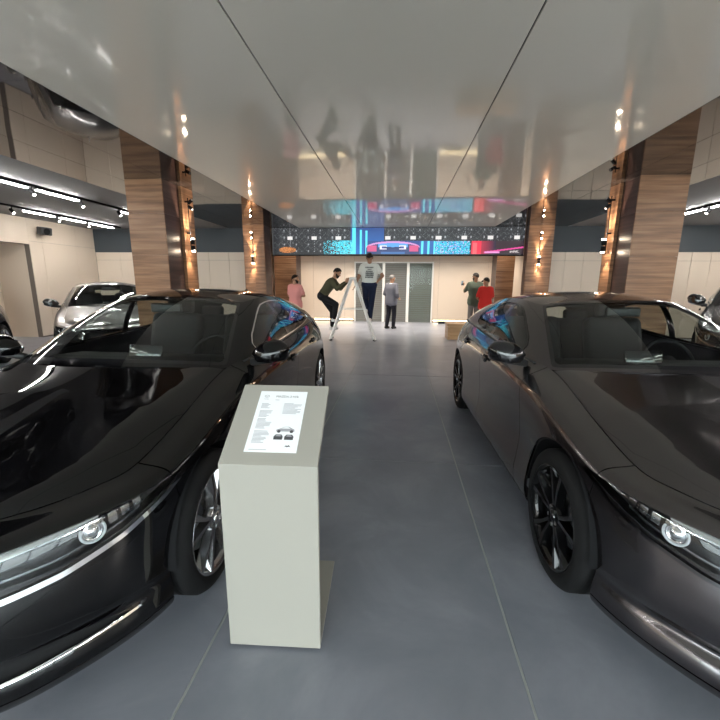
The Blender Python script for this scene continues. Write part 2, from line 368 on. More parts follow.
def car_surfaces(ns, nt, sx=1.):
    plan3 = np.array([(a,b,0.) for a,b in PLAN]); Q = mir_knots(plan3); ck = chord(Q[:,:2]); idx = np.arange(-3, len(PLAN)+3)
    # dense station parameter, even in arc length
    t0, t1 = ck[3], ck[3+len(PLAN)-1]; t = np.linspace(t0, t1, ns); sp = np.interp(t, ck, idx)
    pl = cubic(ck, Q[:,:2], t); tan = np.gradient(pl, axis=0); tan /= np.linalg.norm(tan, axis=1, keepdims=True); nrm = np.stack([-tan[:,1], tan[:,0]],1)  # outward (front: -u)
    def ext(A): A = np.array(A, float); return np.concatenate([A[3:0:-1], A, A[-2:-5:-1]])
    rails = []
    for r in range(8):
        z = cubic(ck, ext([R[r][0] for R in RAILS]), t); off = cubic(ck, ext([R[r][1] for R in RAILS]), t)
        rails.append(np.stack([pl[:,0]-nrm[:,0]*off, pl[:,1]-nrm[:,1]*off, z],1))
    E = cubic(ck, mir_knots(EDGE), t); rails.append(E); Rr = np.array(rails)        # 9 x ns x 3
    G = np.zeros((ns, nt, 3)); tt = np.linspace(0,1,nt)
    for i in range(ns):
        sec = Rr[:,i]; c = chord(sec); c = c/c[-1]
        # centripetal knots, resampled evenly; C1 catmull-rom
        ex = np.vstack([2*sec[0]-sec[1], sec, 2*sec[-1]-sec[-2]]); 
        j = np.clip(np.searchsorted(c, tt, side='right')-1, 0, len(c)-2); s = (tt-c[j])/(c[j+1]-c[j])
        d = np.diff(sec, axis=0)/np.diff(c)[:,None]; m = np.zeros_like(sec); m[0], m[-1] = d[0], d[-1]
        h = np.diff(c)
        for q in range(1,len(sec)-1): m[q] = (d[q-1]*h[q]+d[q]*h[q-1])/(h[q]+h[q-1])
        hh = (c[j+1]-c[j])[:,None]; s = s[:,None]
        G[i] = (2*s**3-3*s*s+1)*sec[j]+(s**3-2*s*s+s)*hh*m[j]+(-2*s**3+3*s*s)*sec[j+1]+(s**3-s*s)*hh*m[j+1]
    def tocar(G): return np.stack([G[...,1], G[...,0]-UA, G[...,2]], -1)
    G[0,:,1] = 0; G[-1,:,1] = 0
    for _ in range(2):
        Gs = G.copy(); Gs[1:-1] = .25*G[:-2]+.5*G[1:-1]+.25*G[2:]; G[1:-1] = Gs[1:-1]
    band = grid_surf(tocar(G), sp, tt, lambda v,n: n[0]*v[0] > 0)
    # hood
    nh = max(40, ns//3); nw = 34; te = np.linspace(ck[3], ck[3+9], nh); sh = np.interp(te, ck, idx); Eh = cubic(ck, mir_knots(EDGE), te)
    uc = pchip(np.arange(10), HOODC_U, sh); zc = cubic(HOODC_Z[0], HOODC_Z[1], uc); wv = np.linspace(0,1,nw)**1.25
    G = np.zeros((nh,nw,3))
    for i in range(nh):
        e = Eh[i]; c = np.array([uc[i],0,zc[i]]); dz = zc[i]-e[2]; k = min(1., max(0., (sh[i]-.3)/3.2)); wc = .20
        wc = float(np.interp(e[0],[.2,.35,.7,1.1,1.46],[.10,.13,.21,.19,.12])); zk = e[2]+dz*(.66*k+.36*(1-k)); w2 = np.clip((wv-wc)/(1-wc),0,1); zz = np.where(wv < wc, e[2]+(zk-e[2])*(1-(1-wv/wc)**1.15), zc[i]-(zc[i]-zk)*(1-w2)**1.9)
        G[i,:,0] = e[0]+(c[0]-e[0])*(wv**float(np.interp(e[0],[.9,1.48],[1.6,.62]))); G[i,:,1] = e[1]*(1-wv); G[i,:,2] = zz
    hood = grid_surf(tocar(G), sh, wv, lambda v,n: n[2] > 0)
    # greenhouse
    gb, gt = mir_knots(GB), mir_knots(GT); cg = chord((gb+gt)/2); gi = np.arange(-3, len(GB)+3); n2 = max(60, int(ns*.8)); tg = np.linspace(cg[3], cg[3+len(GB)-1], n2); kp = np.interp(tg, cg, gi)
    B, T = cubic(cg, gb, tg), cubic(cg, gt, tg); bul = np.interp(kp, np.arange(len(GB)), GBULGE); m2 = max(16, nt//2); tv = np.linspace(0,1,m2)
    tang = np.gradient((B+T)/2, axis=0); up = T-B; on = np.cross(tang, up); on /= np.linalg.norm(on, axis=1, keepdims=True)
    if on[n2//2][1] < 0: on = -on
    G = B[:,None]*(1-tv)[None,:,None]+T[:,None]*tv[None,:,None]+on[:,None]*(bul[:,None]*(4*tv*(1-tv))[None])[:,:,None]
    G[0,:,1] = 0; G[-1,:,1] = 0
    green = grid_surf(tocar(G), kp, tv, lambda v,n: n[0]*v[0] > 0)
    # roof
    ucr = pchip(np.arange(len(GT)), ROOF_UC, kp); zcr = cubic(ROOFC[0], ROOFC[1], ucr); wr = np.linspace(0,1,22)**1.3; G = np.zeros((n2,22,3))
    for i in range(n2):
        G[i,:,0] = T[i,0]+(ucr[i]-T[i,0])*wr; G[i,:,1] = T[i,1]*(1-wr); G[i,:,2] = T[i,2]+(zcr[i]-T[i,2])*(1-(1-wr)**2.2)
    G[0,:,1] = 0; G[-1,:,1] = 0
    roof = grid_surf(tocar(G), kp, wr, lambda v,n: n[2] > 0)
    return band, hood, green, roof

def wheel_proto(rim_m, style, seg=56):
    """returns list of (name, mesh, material); wheel axis = local X, outer face at x=0 towards +x"""
    R0 = .330; out = []
    bm = bmesh.new(); Wd = .205
    prof = [(-.012,.246),(0,.256),(.003,.270),(-.001,.298),(-.014,.318),(-.030,.3285),(-.060,R0),(-.062,.3225),(-.070,.3225),(-.072,R0),(-.100,.3305),(-.102,.3225),(-.110,.3225),(-.112,.3305),(-.140,R0),(-.142,.3225),(-.150,.3225),(-.152,R0),(-.180,.328),(-.198,.31),(-.205,.28),(-.195,.246)]
    lathe(bm, prof, 'X', seg); out.append(('tyre', bm_mesh(bm, smooth=True), 'tyre'))
    # barrel + lip
    bm = bmesh.new(); prof = [(-.195,.246),(-.19,.236),(-.10,.219),(-.03,.230),(-.012,.239),(-.001,.253),(-.002,.246),(-.016,.233),(-.03,.224)]
    lathe(bm, prof, 'X', seg)
    n = 5
    for k in range(n):
        a0 = 2*math.pi*k/n + .3
        for da in (-.17, .17):
            # tapered twin spokes
            p0, p1 = a0+da*.75, a0+da*1.35
            def P(r, a, x): return Vector((x, r*math.cos(a), r*math.sin(a)))
            wi, wo = .017, .024
            vs = []
            for (r, a, wdt, x0, x1) in ((.045,p0,wi,-.018,-.06),(.14,(p0+p1)/2,.016,-.010,-.05),(.239,p1,wo,-.006,-.035)):
                dr = Vector((0,-math.sin(a),math.cos(a)))
                vs.append([bm.verts.new(P(r,a,x0)-dr*wdt*.55), bm.verts.new(P(r,a,x0)+dr*wdt*.55), bm.verts.new(P(r,a,x1)+dr*wdt), bm.verts.new(P(r,a,x1)-dr*wdt)])
            for A, B in zip(vs[:-1], vs[1:]):
                for q in range(4): bm.faces.new((A[q],A[(q+1)%4],B[(q+1)%4],B[q]))
            bm.faces.new(vs[0]); bm.faces.new(vs[-1][::-1])
    lathe(bm, [(-.06,.062),(-.022,.062),(-.014,.052),(-.016,.0005)], 'X', 28)
    me = bm_mesh(bm); me.polygons.foreach_set('use_smooth', [len(p.vertices)==4 and p.area < .0012 for p in me.polygons]); out.append(('rim', me, rim_m))
    bm = bmesh.new(); lathe(bm, [(-.014,.030),(-.008,.029),(-.006,.0005)], 'X', 24); out.append(('centre_cap', bm_mesh(bm, smooth=True), 'dark_chrome' if rim_m=='rim_black' else 'chrome'))
    bm = bmesh.new()
    for k in range(5):
        a = 2*math.pi*k/5+.3+math.pi/5; lathe(bm, [(-.03,.009),(-.012,.009),(-.010,.0005)], 'X', 8, (0,.045*math.cos(a),.045*math.sin(a)))
    out.append(('lug_nuts', bm_mesh(bm), 'disc'))
    bm = bmesh.new(); lathe(bm, [(-.11,.06),(-.095,.075),(-.095,.150),(-.115,.150),(-.115,.06)], 'X', 40); out.append(('brake_disc', bm_mesh(bm), 'disc'))
    bm = bmesh.new(); bx(bm, (-.10,.118,.0), (.06,.07,.15), bevel=.012); out.append(('brake_caliper', bm_mesh(bm), 'black_plastic'))
    return out

def rbox(name, c, s, m, parent, rot=None, bevel=.03, seg=3, sub=0):
    bm = bmesh.new(); bx(bm, (0,0,0), s, bevel=bevel, seg=seg)
    o = link(name, bm_mesh(bm, smooth=True), m, parent, c, rot); return o

def build_car(label, loc, rz, paint, rim, hatch=True, chrome='chrome', hi=True, scale=(1,1,1), category='car', mirror_paint=None, wing='chrome', group=None):
    root = empty('car', loc, rz); root.scale = scale; tag(root, label, category, group)
    ns, nt = (260, 64) if hi else (130, 36)
    band, hood, green, roof = car_surfaces(ns, nt)
    z = lambda S: S.V[:,2]; u = lambda S: S.V[:,1]+UA; v = lambda S: S.V[:,0]; sp = lambda S: S.P[:,0]; tp = lambda S: S.P[:,1]
    FL = .012
    def put(name, S, m, fl=FL, both=False, parent=root):
        """both: left and right half in one mesh; otherwise two objects"""
        if not S.F: return []
        if both: return [link(name, surf_mesh(join(S, mirror(S)), fl), m, parent)]
        return [link(name, surf_mesh(S, fl), m, parent), link(name, surf_mesh(mirror(S), fl), m, parent)]
    # black inner shell behind all shut lines
    lin = band
    for uc in (UA, 3.645): lin = drop(lin, lambda S: np.hypot(u(S)-uc-.012, np.maximum(z(S)-.35,0))-.352)
    lin = drop(lin, lambda S: np.maximum(sp(S)-7.2, np.maximum(.50-z(S), z(S)-.73)))
    link('inner_shell', surf_mesh(join(lin.off(.014), mirror(lin.off(.014)))), 'interior', root)
    link('under_hood', surf_mesh(join(hood.off(.016), mirror(hood.off(.016)))), 'interior', root)
    # --- wheel arches
    b = band
    arch = lambda uc, r: (lambda S: np.hypot(u(S)-uc-.012, np.maximum(z(S)-.35,0))-r)
    for uc in (UA, 3.645): b = drop(b, arch(uc, .361))
    # --- front lamp / wing region
    SU = [0,2,3,4,5,6,6.9]; ZU = [.648,.655,.664,.678,.690,.698,.704]
    ZW = [.50,.515,.528,.542,.580,.640,.704]
    zu = lambda S: lerp(SU, ZU, sp(S)); zw = lambda S: lerp(SU, ZW, sp(S))
    lampreg = lambda S: np.maximum(np.maximum(z(S)-zu(S), zw(S)-z(S)), sp(S)-6.9)
    gp = [(-.1,.645),(.36,.645),(.455,.60),(.475,.53),(.44,.47),(.335,.325),(.25,.300),(-.1,.295)]
    gr = lambda S: np.maximum(sd_poly(v(S), z(S), gp), sp(S)-3)
    L0, b = split(b, lampreg(b)); G0, b = split(b, gr(b)); G1, L0 = split(L0, gr(L0))
    # lamp glass against gloss black surround
    ZL = [.60,.618,.566,.572,.604,.658,.703]
    hl = lambda S: np.maximum(lerp(SU, ZL, sp(S))-z(S), 2.05-sp(S))
    HL, SUR = split(L0, hl(L0))
    put('headlight_surround', SUR.off(.006), 'black_gloss', 0)
    # chrome wing along the lower edge
    hwid = .009 if wing == 'chrome' else .006; wband = strip(keep(keep(band, lambda S: sp(S)-6.75), lambda S: 2.3-sp(S)), lambda S: z(S)-zw(S)-.006, -hwid, hwid)
    wv = Surf(wband.V+wband.N*.006, wband.P, wband.N, wband.F)
    for o in put('wing_trim', wv, wing, .012): o['label'] = 'bright trim line under the headlight'
    # headlight: silver top reflector, dark housing, ring, projector, lens
    for sgn, HS in ((1,HL),(-1,mirror(HL))):
        hs = link('headlight', surf_mesh(HS.off(.055), 0), 'lamp_dark', root)
        refl, _ = split(HS, np.maximum(lerp(SU, ZU, sp(HS))-.020-z(HS), np.maximum(sp(HS)-4.7, 2.3-sp(HS)))); link('reflector', surf_mesh(refl.off(.012), .02), 'lamp_silver', hs)
        low = strip(strip(HS, sp, 2.6, 5.5), lambda S: z(S)-lerp(SU, ZL, sp(S)), .014, .021); link('light_guide', surf_mesh(low.off(.02), .02), 'lamp_guide', hs)
        i = int(np.argmin(np.linalg.norm(HL.V-np.array([.700,.365-UA,.632]), axis=1))); c = HL.V[i]; n = HL.N[i]; n = n.copy(); n[2] *= .3; n /= np.linalg.norm(n)
        c = c*np.array([sgn,1,1]); n = n*np.array([sgn,1,1]); q = Vector(n).to_track_quat('Z','Y')
        bm = bmesh.new(); r = .036; pts = [Vector((r*math.cos(a), r*math.sin(a)*1.0, 0)) for a in np.linspace(math.radians(150), math.radians(395), 40)]
        tube(bm, pts, .0045, 8); link('daytime_ring', bm_mesh(bm, smooth=True), 'lamp_white', hs, Vector(c)-Vector(n)*.016, q.to_euler())
        bm = bmesh.new(); bmesh.ops.create_uvsphere(bm, u_segments=20, v_segments=12, radius=.027); link('projector', bm_mesh(bm, smooth=True), 'lamp_silver', hs, Vector(c)-Vector(n)*.034)
        bm = bmesh.new(); lathe(bm, [(0,.03),(.01,.031),(.016,.029),(.004,.024)], 'Z', 28); link('projector_bezel', bm_mesh(bm, smooth=True), 'chrome', hs, Vector(c)-Vector(n)*.03, q.to_euler())
        for a_ in (4.62,4.88,5.14,5.40):
            fc = strip(strip(HS, sp, a_, a_+.17), lambda S: (z(S)-lerp(SU,ZL,sp(S)))/(lerp(SU,ZU,sp(S))-lerp(SU,ZL,sp(S))), .38, .86); link('lamp_facet', surf_mesh(fc.off(.022+.008*(a_-4.6)), .02), 'lamp_guide', hs)
        link('lens', surf_mesh(HS, 0), 'lamp_glass', hs)
    # grille
    gs = join(G0, G1); gl = put('grille', gs.off(.055), 'interior', 0, both=True)[0]
    bm = bmesh.new()
    for r in range(9):
        zz = .325+r*.034; half = float(np.interp(zz,[.30,.325,.47,.53,.60,.645],[.25,.33,.43,.465,.45,.36]))
        n_ = int(half*2/.05)
        for k in range(n_):
            x = -half+.025+(k+.5*(r%2))*half*2/n_
            if abs(x) > half-.01: continue
            yy = float(np.interp(abs(x),[0,.25,.44,.5],[0,.012,.06,.10]))+.045-UA
            bx(bm, (x,yy,zz), (.034,.02,.010))
    link('grille_mesh', bm_mesh(bm), 'black_gloss', gl)
    gf = keep(keep(band, lambda S: sp(S)-3), lambda S: z(S)-.60); gf = strip(gf, lambda S: sd_poly(v(S), z(S), gp), -.013, .005); gf = Surf(gf.V+gf.N*.008, gf.P, gf.N, gf.F)
    link('grille_frame', surf_mesh(join(gf, mirror(gf)), .014), wing, gl)
    bm = bmesh.new(); tube(bm, [(.062*math.cos(a), 0, .048*math.sin(a)) for a in np.linspace(0,2*math.pi,33)[:-1]], .005, 8, closed=True)
    tube(bm, [(-.058,0,.016),(-.03,-.002,.010),(-.012,-.003,-.004),(0,-.004,-.016),(.012,-.003,-.004),(.03,-.002,.010),(.058,0,.016)], .006, 8)
    link('emblem', bm_mesh(bm, smooth=True), 'chrome', root, (0,.012-UA,.545))
    rbox('number_plate', (0,.012-UA,.36), (.44,.012,.11), 'black_plastic', root, bevel=.004)
    # lower intake wedge
    if not hatch:
        wz = lambda S: np.maximum(z(S)-(.375-.030*np.maximum(sp(S)-2,0)), (.264+.004*np.maximum(sp(S)-2,0))-z(S)); wq = lambda S: np.maximum(wz(S), np.maximum(sp(S)-5.4, 1.6-sp(S)))
        Wd, b = split(b, wq(b)); put('air_intake', Wd.off(.05), 'black_plastic', 0)
        fr = strip(strip(band, sp, 1.7, 5.2), lambda S: z(S)-(.264+.004*np.maximum(sp(S)-2,0)), -.003, .005); put('intake_trim', Surf(fr.V+fr.N*.003, fr.P, fr.N, fr.F), 'chrome', .006)
    # --- body panels
    g = .0028
    def cut(S, d): A = split(S, d+g)[0]; B = split(S, d-g)[1]; return A, B
    low, b = cut(b, z(b)-(.205+0*u(b)))
    lowf = keep(low, lambda S: u(S)-.62); lows = drop(low, lambda S: u(S)-.62); lows, lowr = split(lows, u(lows)-3.9)
    put('front_lip', lowf, paint if hatch else 'black_gloss', both=True); put('rocker_panel', lows, 'black_plastic'); put('rear_valance', lowr, 'black_plastic', both=True)
    fb, b = cut(b, u(b)-(.66-.10*(z(b)-.5))); put('front_bumper', fb, paint, both=True)
    fen, b = cut(b, u(b)-(1.50+.18*np.maximum(z(b)-.62,0)**1.0*(z(b)>.62))); put('fender', fen, paint)
    dr, b = cut(b, u(b)-(2.60+.06*(z(b)-.6))); put('front_door', dr, paint)
    rearline = lambda S: np.where(z(S) < .72, np.maximum(u(S)-3.46, -np.hypot(u(S)-3.645, z(S)-.335)+.44), u(S)-(3.42+.25*np.clip((z(S)-.72)/.3,0,1)**2*0.2))
    rd, b = cut(b, np.where(z(b)<.72, -(np.hypot(u(b)-3.70, z(b)-.32)-.475), u(b)-3.447) if True else 0) if False else cut(b, u(b)-(3.30+.16*np.clip((z(b)-.35)/.35,0,1)**1.5))
    put('rear_door', rd, paint)
    qt, b = cut(b, u(b)-(4.02+.12*np.clip((z(b)-.5)/.4,0,1))); put('rear_quarter', qt, paint)
    tl = lambda S: sd_poly(v(S), z(S), [(.36,.83),(.80,.80),(.86,.87),(.60,.905),(.36,.90)]); TL, b = split(b, tl(b)); put('tail_lamp', TL, 'tail_red')
    rb, tg = cut(b, z(b)-.60); put('rear_bumper', rb, paint, both=True); put('tailgate', tg, paint, both=True)
    # hood
    hd = put('hood', keep(hood, lambda S: (.0035-S.P[:,1]*np.maximum(.05, np.abs(S.V[:,0]/np.maximum(1-S.P[:,1],.02))))), paint, .014, both=True)
    # --- greenhouse
    ws = lambda S: np.maximum(np.maximum((sp(S)-3.08)*.10, (.035-tp(S))*.7), (tp(S)-.975)*.7)
    W0, gg = split(green, ws(green)); Wg, Wf = split(W0, ws(W0)+.024)
    put('windscreen', Wg, 'windscreen', 0, both=True); put('windscreen_border', Wf, 'black_gloss', .004, both=True)
    if hatch: wp = [(1.72,.981),(2.34,1.258),(2.57,1.290),(2.9,1.290),(3.14,1.258),(3.31,1.195),(3.40,1.105),(3.36,1.062),(3.1,1.026),(2.4,.994)]
    else: wp = [(1.72,.981),(2.34,1.258),(2.57,1.290),(2.9,1.290),(3.18,1.262),(3.45,1.185),(3.66,1.095),(3.62,1.068),(3.2,1.028),(2.4,.994)]
    for _ in range(2):
        q = np.array(wp); nx_ = np.roll(q,-1,axis=0); wp = np.stack([q*.75+nx_*.25, q*.25+nx_*.75],1).reshape(-1,2)
    sw = lambda S: np.maximum(sd_poly(u(S), z(S), wp), 3.45-sp(S))
    SW, gg = split(gg, sw(gg)-.006); TR, SG = split(SW, -(sw(SW)+.002)); 
    put('window_trim', Surf(TR.V+TR.N*.004, TR.P, TR.N, TR.F), chrome, .008)
    bp = lambda S: u(S)-(2.685-.25*(z(S)-1.0)); fr_g, rest = split(SG, bp(SG)+.035); bpil, re_g = split(rest, bp(rest)-.035)
    put('front_window', fr_g, 'side_glass', 0); put('door_pillar', bpil, 'black_gloss', .006)
    q1 = lambda S: u(S)-(3.30-.25*(z(S)-1.0))
    if not hatch:
        rg1, rest = split(re_g, q1(re_g)+.015); qp, rg2 = split(rest, q1(rest)-.015); put('rear_window', rg1, 'side_glass', 0); put('window_divider', qp, 'black_gloss', .006); put('quarter_window', rg2, 'side_glass', 0)
    else: put('rear_window', re_g, 'side_glass', 0)
    rw = lambda S: np.maximum(np.maximum((10.9-sp(S))*.15, (.10-tp(S))*.4), (tp(S)-.86)*.4)
    RG, gg = split(gg, rw(gg)); put('rear_screen', RG, 'side_glass', 0, both=True)
    ap, rest = split(gg, sp(gg)-5.5); put('roof_pillar', ap, paint); 
    side, back = split(rest, sp(rest)-10.6); put('side_frame', side, paint); put('tailgate_frame', back, paint, both=True)
    put('roof', roof, paint, .01, both=True); link('headliner', surf_mesh(join(roof.off(.03), mirror(roof.off(.03)))), 'interior', root)
    # cowl, wipers
    cw = keep(green, lambda S: np.maximum(tp(S)-.05, sp(S)-3.4)); put('cowl', Surf(cw.V-cw.N*.004, cw.P, cw.N, cw.F), 'black_plastic', 0, both=True)
    if False:
        for x0, x1 in ((-.55,.02),(.05,.52)):
            pts = []
            for k in range(9):
                x = x0+(x1-x0)*k/8; kk = int(np.argmin(np.abs(np.abs(green.V[:,0])-abs(x))+10*np.abs(green.P[:,1]-(.055+.05*(k/8)))+100*(green.P[:,0]>3.2))); p = green.V[kk]+green.N[kk]*.012; pts.append((x, p[1], p[2]))
            bm = bmesh.new(); tube(bm, pts, .007, 6); link('wiper', bm_mesh(bm, smooth=True), 'black_plastic', root)
    # mirrors
    for sgn in (1,-1):
        bm = bmesh.new(); bmesh.ops.create_uvsphere(bm, u_segments=24, v_segments=16, radius=1)
        for q in bm.verts:
            x, y, zz = q.co; f = 1-.22*max(0,-x)
            y2 = y*.075 if y < 0 else min(y,.35)*.075
            q.co = Vector((sgn*(x*.112+(.014 if zz>0 else 0)*x), y2*1.3, (max(-.42,min(zz,.9)))*.098*f+.012*x))
        mo = link('door_mirror', bm_mesh(bm, smooth=True), mirror_paint or paint, root, (sgn*.935, 1.67-UA, 1.005))
        bm = bmesh.new(); tube(bm, [(sgn*-.14,.02,-.060),(sgn*-.06,.01,-.045),(0,0,-.03)], [.024,.026,.03], 10); link('mirror_arm', bm_mesh(bm, smooth=True), 'black_plastic', mo)
        bm = bmesh.new(); lathe(bm, [(0,.002),(0,.9),(.02,1.0)], 'Y', 28); 
        for q in bm.verts: q.co = Vector((q.co.x*.105, q.co.y, q.co.z*.060))
        link('mirror_glass', bm_mesh(bm, smooth=True), 'chrome', mo, (0,.034,0))
        # door handles
        for uu, zz in ((2.44,.845),(3.28,.865)):
            k = int(np.argmin(np.hypot(band.V[:,1]+UA-uu, band.V[:,2]-zz)+10*(band.V[:,0]<.5))); p, n = band.V[k], band.N[k]
            hd_ = rbox('door_handle', (sgn*(p[0]+n[0]*.018), p[1], p[2]+n[2]*.018), (.022,.19,.030), mirror_paint or paint, root, bevel=.010)
            bm = bmesh.new(); lathe(bm, [(-.004,.0005),(-.004,.9),(0,1)], 'X', 20)
            for q in bm.verts: q.co = Vector((q.co.x, q.co.y*.062, q.co.z*.034))
            link('handle_recess', bm_mesh(bm), 'black_matte', hd_, (sgn*-.013,0.0,-.004))
    # wheels
    parts = wheel_proto(rim, 0, 56 if hi else 36)
    for uu in (UA, 3.645):
        for sgn in (1,-1):
            wo = None
            for nm, me, mm in parts:
                if wo is None: wo = link('wheel', me, mm, root, (sgn*.885, uu-UA, .330), (0,0,0 if sgn>0 else math.pi))
                else: link(nm, me, mm, wo)
            # wheel-well liner
            bm = bmesh.new(); n = 24; A = []
            for k in range(n+1):
                a = math.pi*(-.02+1.04*k/n); A.append((bm.verts.new((sgn*.872, uu-UA+.012+.372*math.cos(a), .35+.372*math.sin(a))), bm.verts.new((sgn*.56, uu-UA+.012+.372*math.cos(a), .35+.372*math.sin(a)))))
            for p, q in zip(A[:-1], A[1:]): bm.faces.new((p[0],p[1],q[1],q[0]))
            bm.faces.new([q[1] for q in A]); link('wheel_liner', bm_mesh(bm, smooth=True), 'black_matte', root)
    # underbody and cabin
    box_o('underbody', (-.55,.15-UA,.19), (.55,4.3-UA,.24), 'black_matte', root)
    box_o('cabin_floor', (-.70,1.35-UA,.26), (.70,3.2-UA,.30), 'interior', root)
    bm = bmesh.new(); prism(bm, [(1.42,.55),(1.44,.93),(1.62,.955),(1.92,.93),(1.985,.86),(1.98,.72),(1.86,.55)], 'X', -.66, .66)
    for q in bm.verts: q.co.y -= UA+.10*0; q.co.y += .10*abs(q.co.x)/.66
    bmesh.ops.bevel(bm, geom=list(bm.edges), offset=.025, segments=2, affect='EDGES'); link('dashboard', bm_mesh(bm, smooth=True), 'interior', root)
    rbox('dash_screen', (0,1.80-UA,.975), (.24,.03,.10), 'black_gloss', root, (math.radians(-15),0,0), .012)
    rbox('centre_console', (0,2.25-UA,.52), (.22,.85,.32), 'interior', root, bevel=.03)
    bm = bmesh.new(); r = .18; tube(bm, [(r*math.cos(a), 0, r*math.sin(a)) for a in np.linspace(0,2*math.pi,41)[:-1]], .015, 10, closed=True)
    for a in (math.pi, 0, -math.pi/2): tube(bm, [(.04*math.cos(a),0,.04*math.sin(a)),(r*math.cos(a),0,r*math.sin(a))], .016, 8)
    lathe(bm, [(-.02,.0005),(-.018,.06),(.02,.065),(.03,.0005)], 'Y', 20); link('steering_wheel', bm_mesh(bm, smooth=True), 'interior', root, (.36,2.09-UA,.885), (math.radians(-24),0,0))
    for x in (-.36,.36):
        st = rbox('front_seat', (x,2.48-UA,.50), (.50,.52,.20), 'seat_leather', root, bevel=.06)
        rbox('seat_back', (0,.33,.34), (.48,.17,.66), 'seat_leather', st, (math.radians(-18),0,0), .06); rbox('headrest', (0,.475,.735), (.25,.09,.17), 'seat_leather', st, (math.radians(-10),0,0), .035)
    rs = rbox('rear_seat', (0,3.20-UA,.52), (1.22,.5,.2), 'seat_leather', root, bevel=.06); rbox('seat_back', (0,.30,.30), (1.22,.16,.56), 'seat_leather', rs, (math.radians(-22),0,0), .05)
    for x in (-.36,.36): rbox('headrest', (x,.42,.60), (.25,.08,.13), 'seat_leather', rs, (math.radians(-12),0,0), .03)
    rbox('interior_mirror', (0,2.10-UA,1.262), (.24,.035,.07), 'black_plastic', root, bevel=.015)
    box_o('parcel_shelf', (-.62,3.75-UA,.90), (.62,4.2-UA,.92), 'interior', root)
    bm = bmesh.new(); prism(bm, [(0,0),(.17,0),(.16,.06),(.13,.055)], 'X', -.012, .012); link('antenna_fin', bm_mesh(bm), paint, root, (0,3.62-UA,1.314))
    # belt-line weather strip covering the joint between doors and greenhouse
    e = np.array([p for p in GB[4:12]]); ts = np.linspace(0,1,40); cc = chord(e); cc /= cc[-1]; ee = cubic(cc, e, ts)
    for sgn in (1,-1):
        bm = bmesh.new(); tube(bm, [(sgn*(p[1]+.004), p[0]-UA, p[2]+.002) for p in ee], .008, 6); link('belt_strip', bm_mesh(bm, smooth=True), 'black_plastic', root)
    return root
# ================================================================== the room
XL, XR, YF, YS, YB, HC = -9.2, 9.4, -5.5, 11.36, 14.8, 2.978
EL, S1, S2, ER = -2.86, -1.03, .765, 2.58          # cream ceiling edges and seams
GLX, GRX = -4.93, 4.47                              # where the grey ceilings start
# floor: bedding plus tiles
fl = box_o('floor', (XL-1.2,YF,-.08), (XR,YB+.1,-.004), 'grout', kind='structure')
TW, TL_, Y0 = 1.24, 3.06, 3.02
bm = bmesh.new(); bx(bm, (0,0,0), (TW-.010,TL_-.010,.02), bevel=.0015, seg=1); tile_me = bm_mesh(bm); tile_me.materials.append(MATS['floor_tile'])
for i in range(-9, 8):
    for j in range(-3, 4):
        x0, y0 = .51+i*TW, Y0+j*TL_
        if x0+TW/2 < XL-.2 or x0+TW/2 > XR+.2: continue
        o = link('floor_tile', tile_me, None, None, (x0+TW/2, y0+TL_/2, -.010)); o.parent = fl; o.matrix_parent_inverse = fl.matrix_world.inverted() if False else Matrix.Translation(-fl.location)
def child(o, parent): o.parent = parent; o.matrix_parent_inverse = Matrix.Translation(-parent.location); return o
def wall_box(name, lo, hi, m): return box_o(name, lo, hi, m, kind='structure')
def panels(parent, axis, a0, a1, widths, zs, face, m='beige_panel', th=.02, gap=.006, sgn=-1):
    """cladding panels on a wall plane. axis 'X': run along x at y=face; axis 'Y': run along y at x=face. sgn: side they stand proud"""
    edges = [a0]
    k = 0
    while edges[-1] < a1-.05: edges.append(min(a1, edges[-1]+widths[k % len(widths)])); k += 1
    for e0, e1 in zip(edges[:-1], edges[1:]):
        for z0, z1 in zip(zs[:-1], zs[1:]):
            lo = [0,0,z0+gap/2]; hi = [0,0,z1-gap/2]; i = 0 if axis == 'X' else 1
            lo[i], hi[i] = e0+gap/2, e1-gap/2; f = [face, face+sgn*th]; lo[1-i], hi[1-i] = min(f), max(f)
            child(box_o('wall_panel', lo, hi, m, bevel=.002), parent)
# left wall with a door-sized niche
OY0, OY1, OZ = 7.6, 9.2, 2.34
wl = wall_box('wall_left', (XL-.15,OY1,0), (XL-.02,YS+.1,HC), 'panel_joint'); panels(wl, 'Y', OY1, YS, [.36,1.1,.95], [.03,2.42,HC], XL-.02, sgn=1)
wl2 = wall_box('wall_left', (XL-.15,YF,0), (XL-.02,OY0,HC), 'panel_joint'); panels(wl2, 'Y', YF, OY0, [1.15], [.03,2.42,HC], XL-.02, sgn=1)
wl3 = wall_box('wall_left', (XL-.15,OY0,OZ), (XL-.02,OY1,HC), 'panel_joint'); panels(wl3, 'Y', OY0, OY1, [1.6], [OZ,HC], XL-.02, sgn=1)
nb = wall_box('wall_niche', (XL-1.15,OY0-.1,0), (XL-1.0,OY1+.1,OZ+.05), 'panel_joint'); panels(nb, 'Y', OY0, OY1, [.8], [.03,1.15,OZ], XL-1.0, sgn=1)
wall_box('wall_niche', (XL-1.0,OY1,0), (XL-.15,OY1+.1,OZ+.05), 'beige_panel'); wall_box('wall_niche', (XL-1.0,OY0-.1,0), (XL-.15,OY0,OZ+.05), 'beige_panel'); wall_box('wall_niche', (XL-1.0,OY0,OZ), (XL-.15,OY1,OZ+.05), 'beige_panel')
wr_ = wall_box('wall_right', (XR+.02,YF,0), (XR+.15,YS+.1,HC), 'panel_joint'); panels(wr_, 'Y', YF, YS, [1.15], [.03,2.42,HC], XR+.02, sgn=-1)
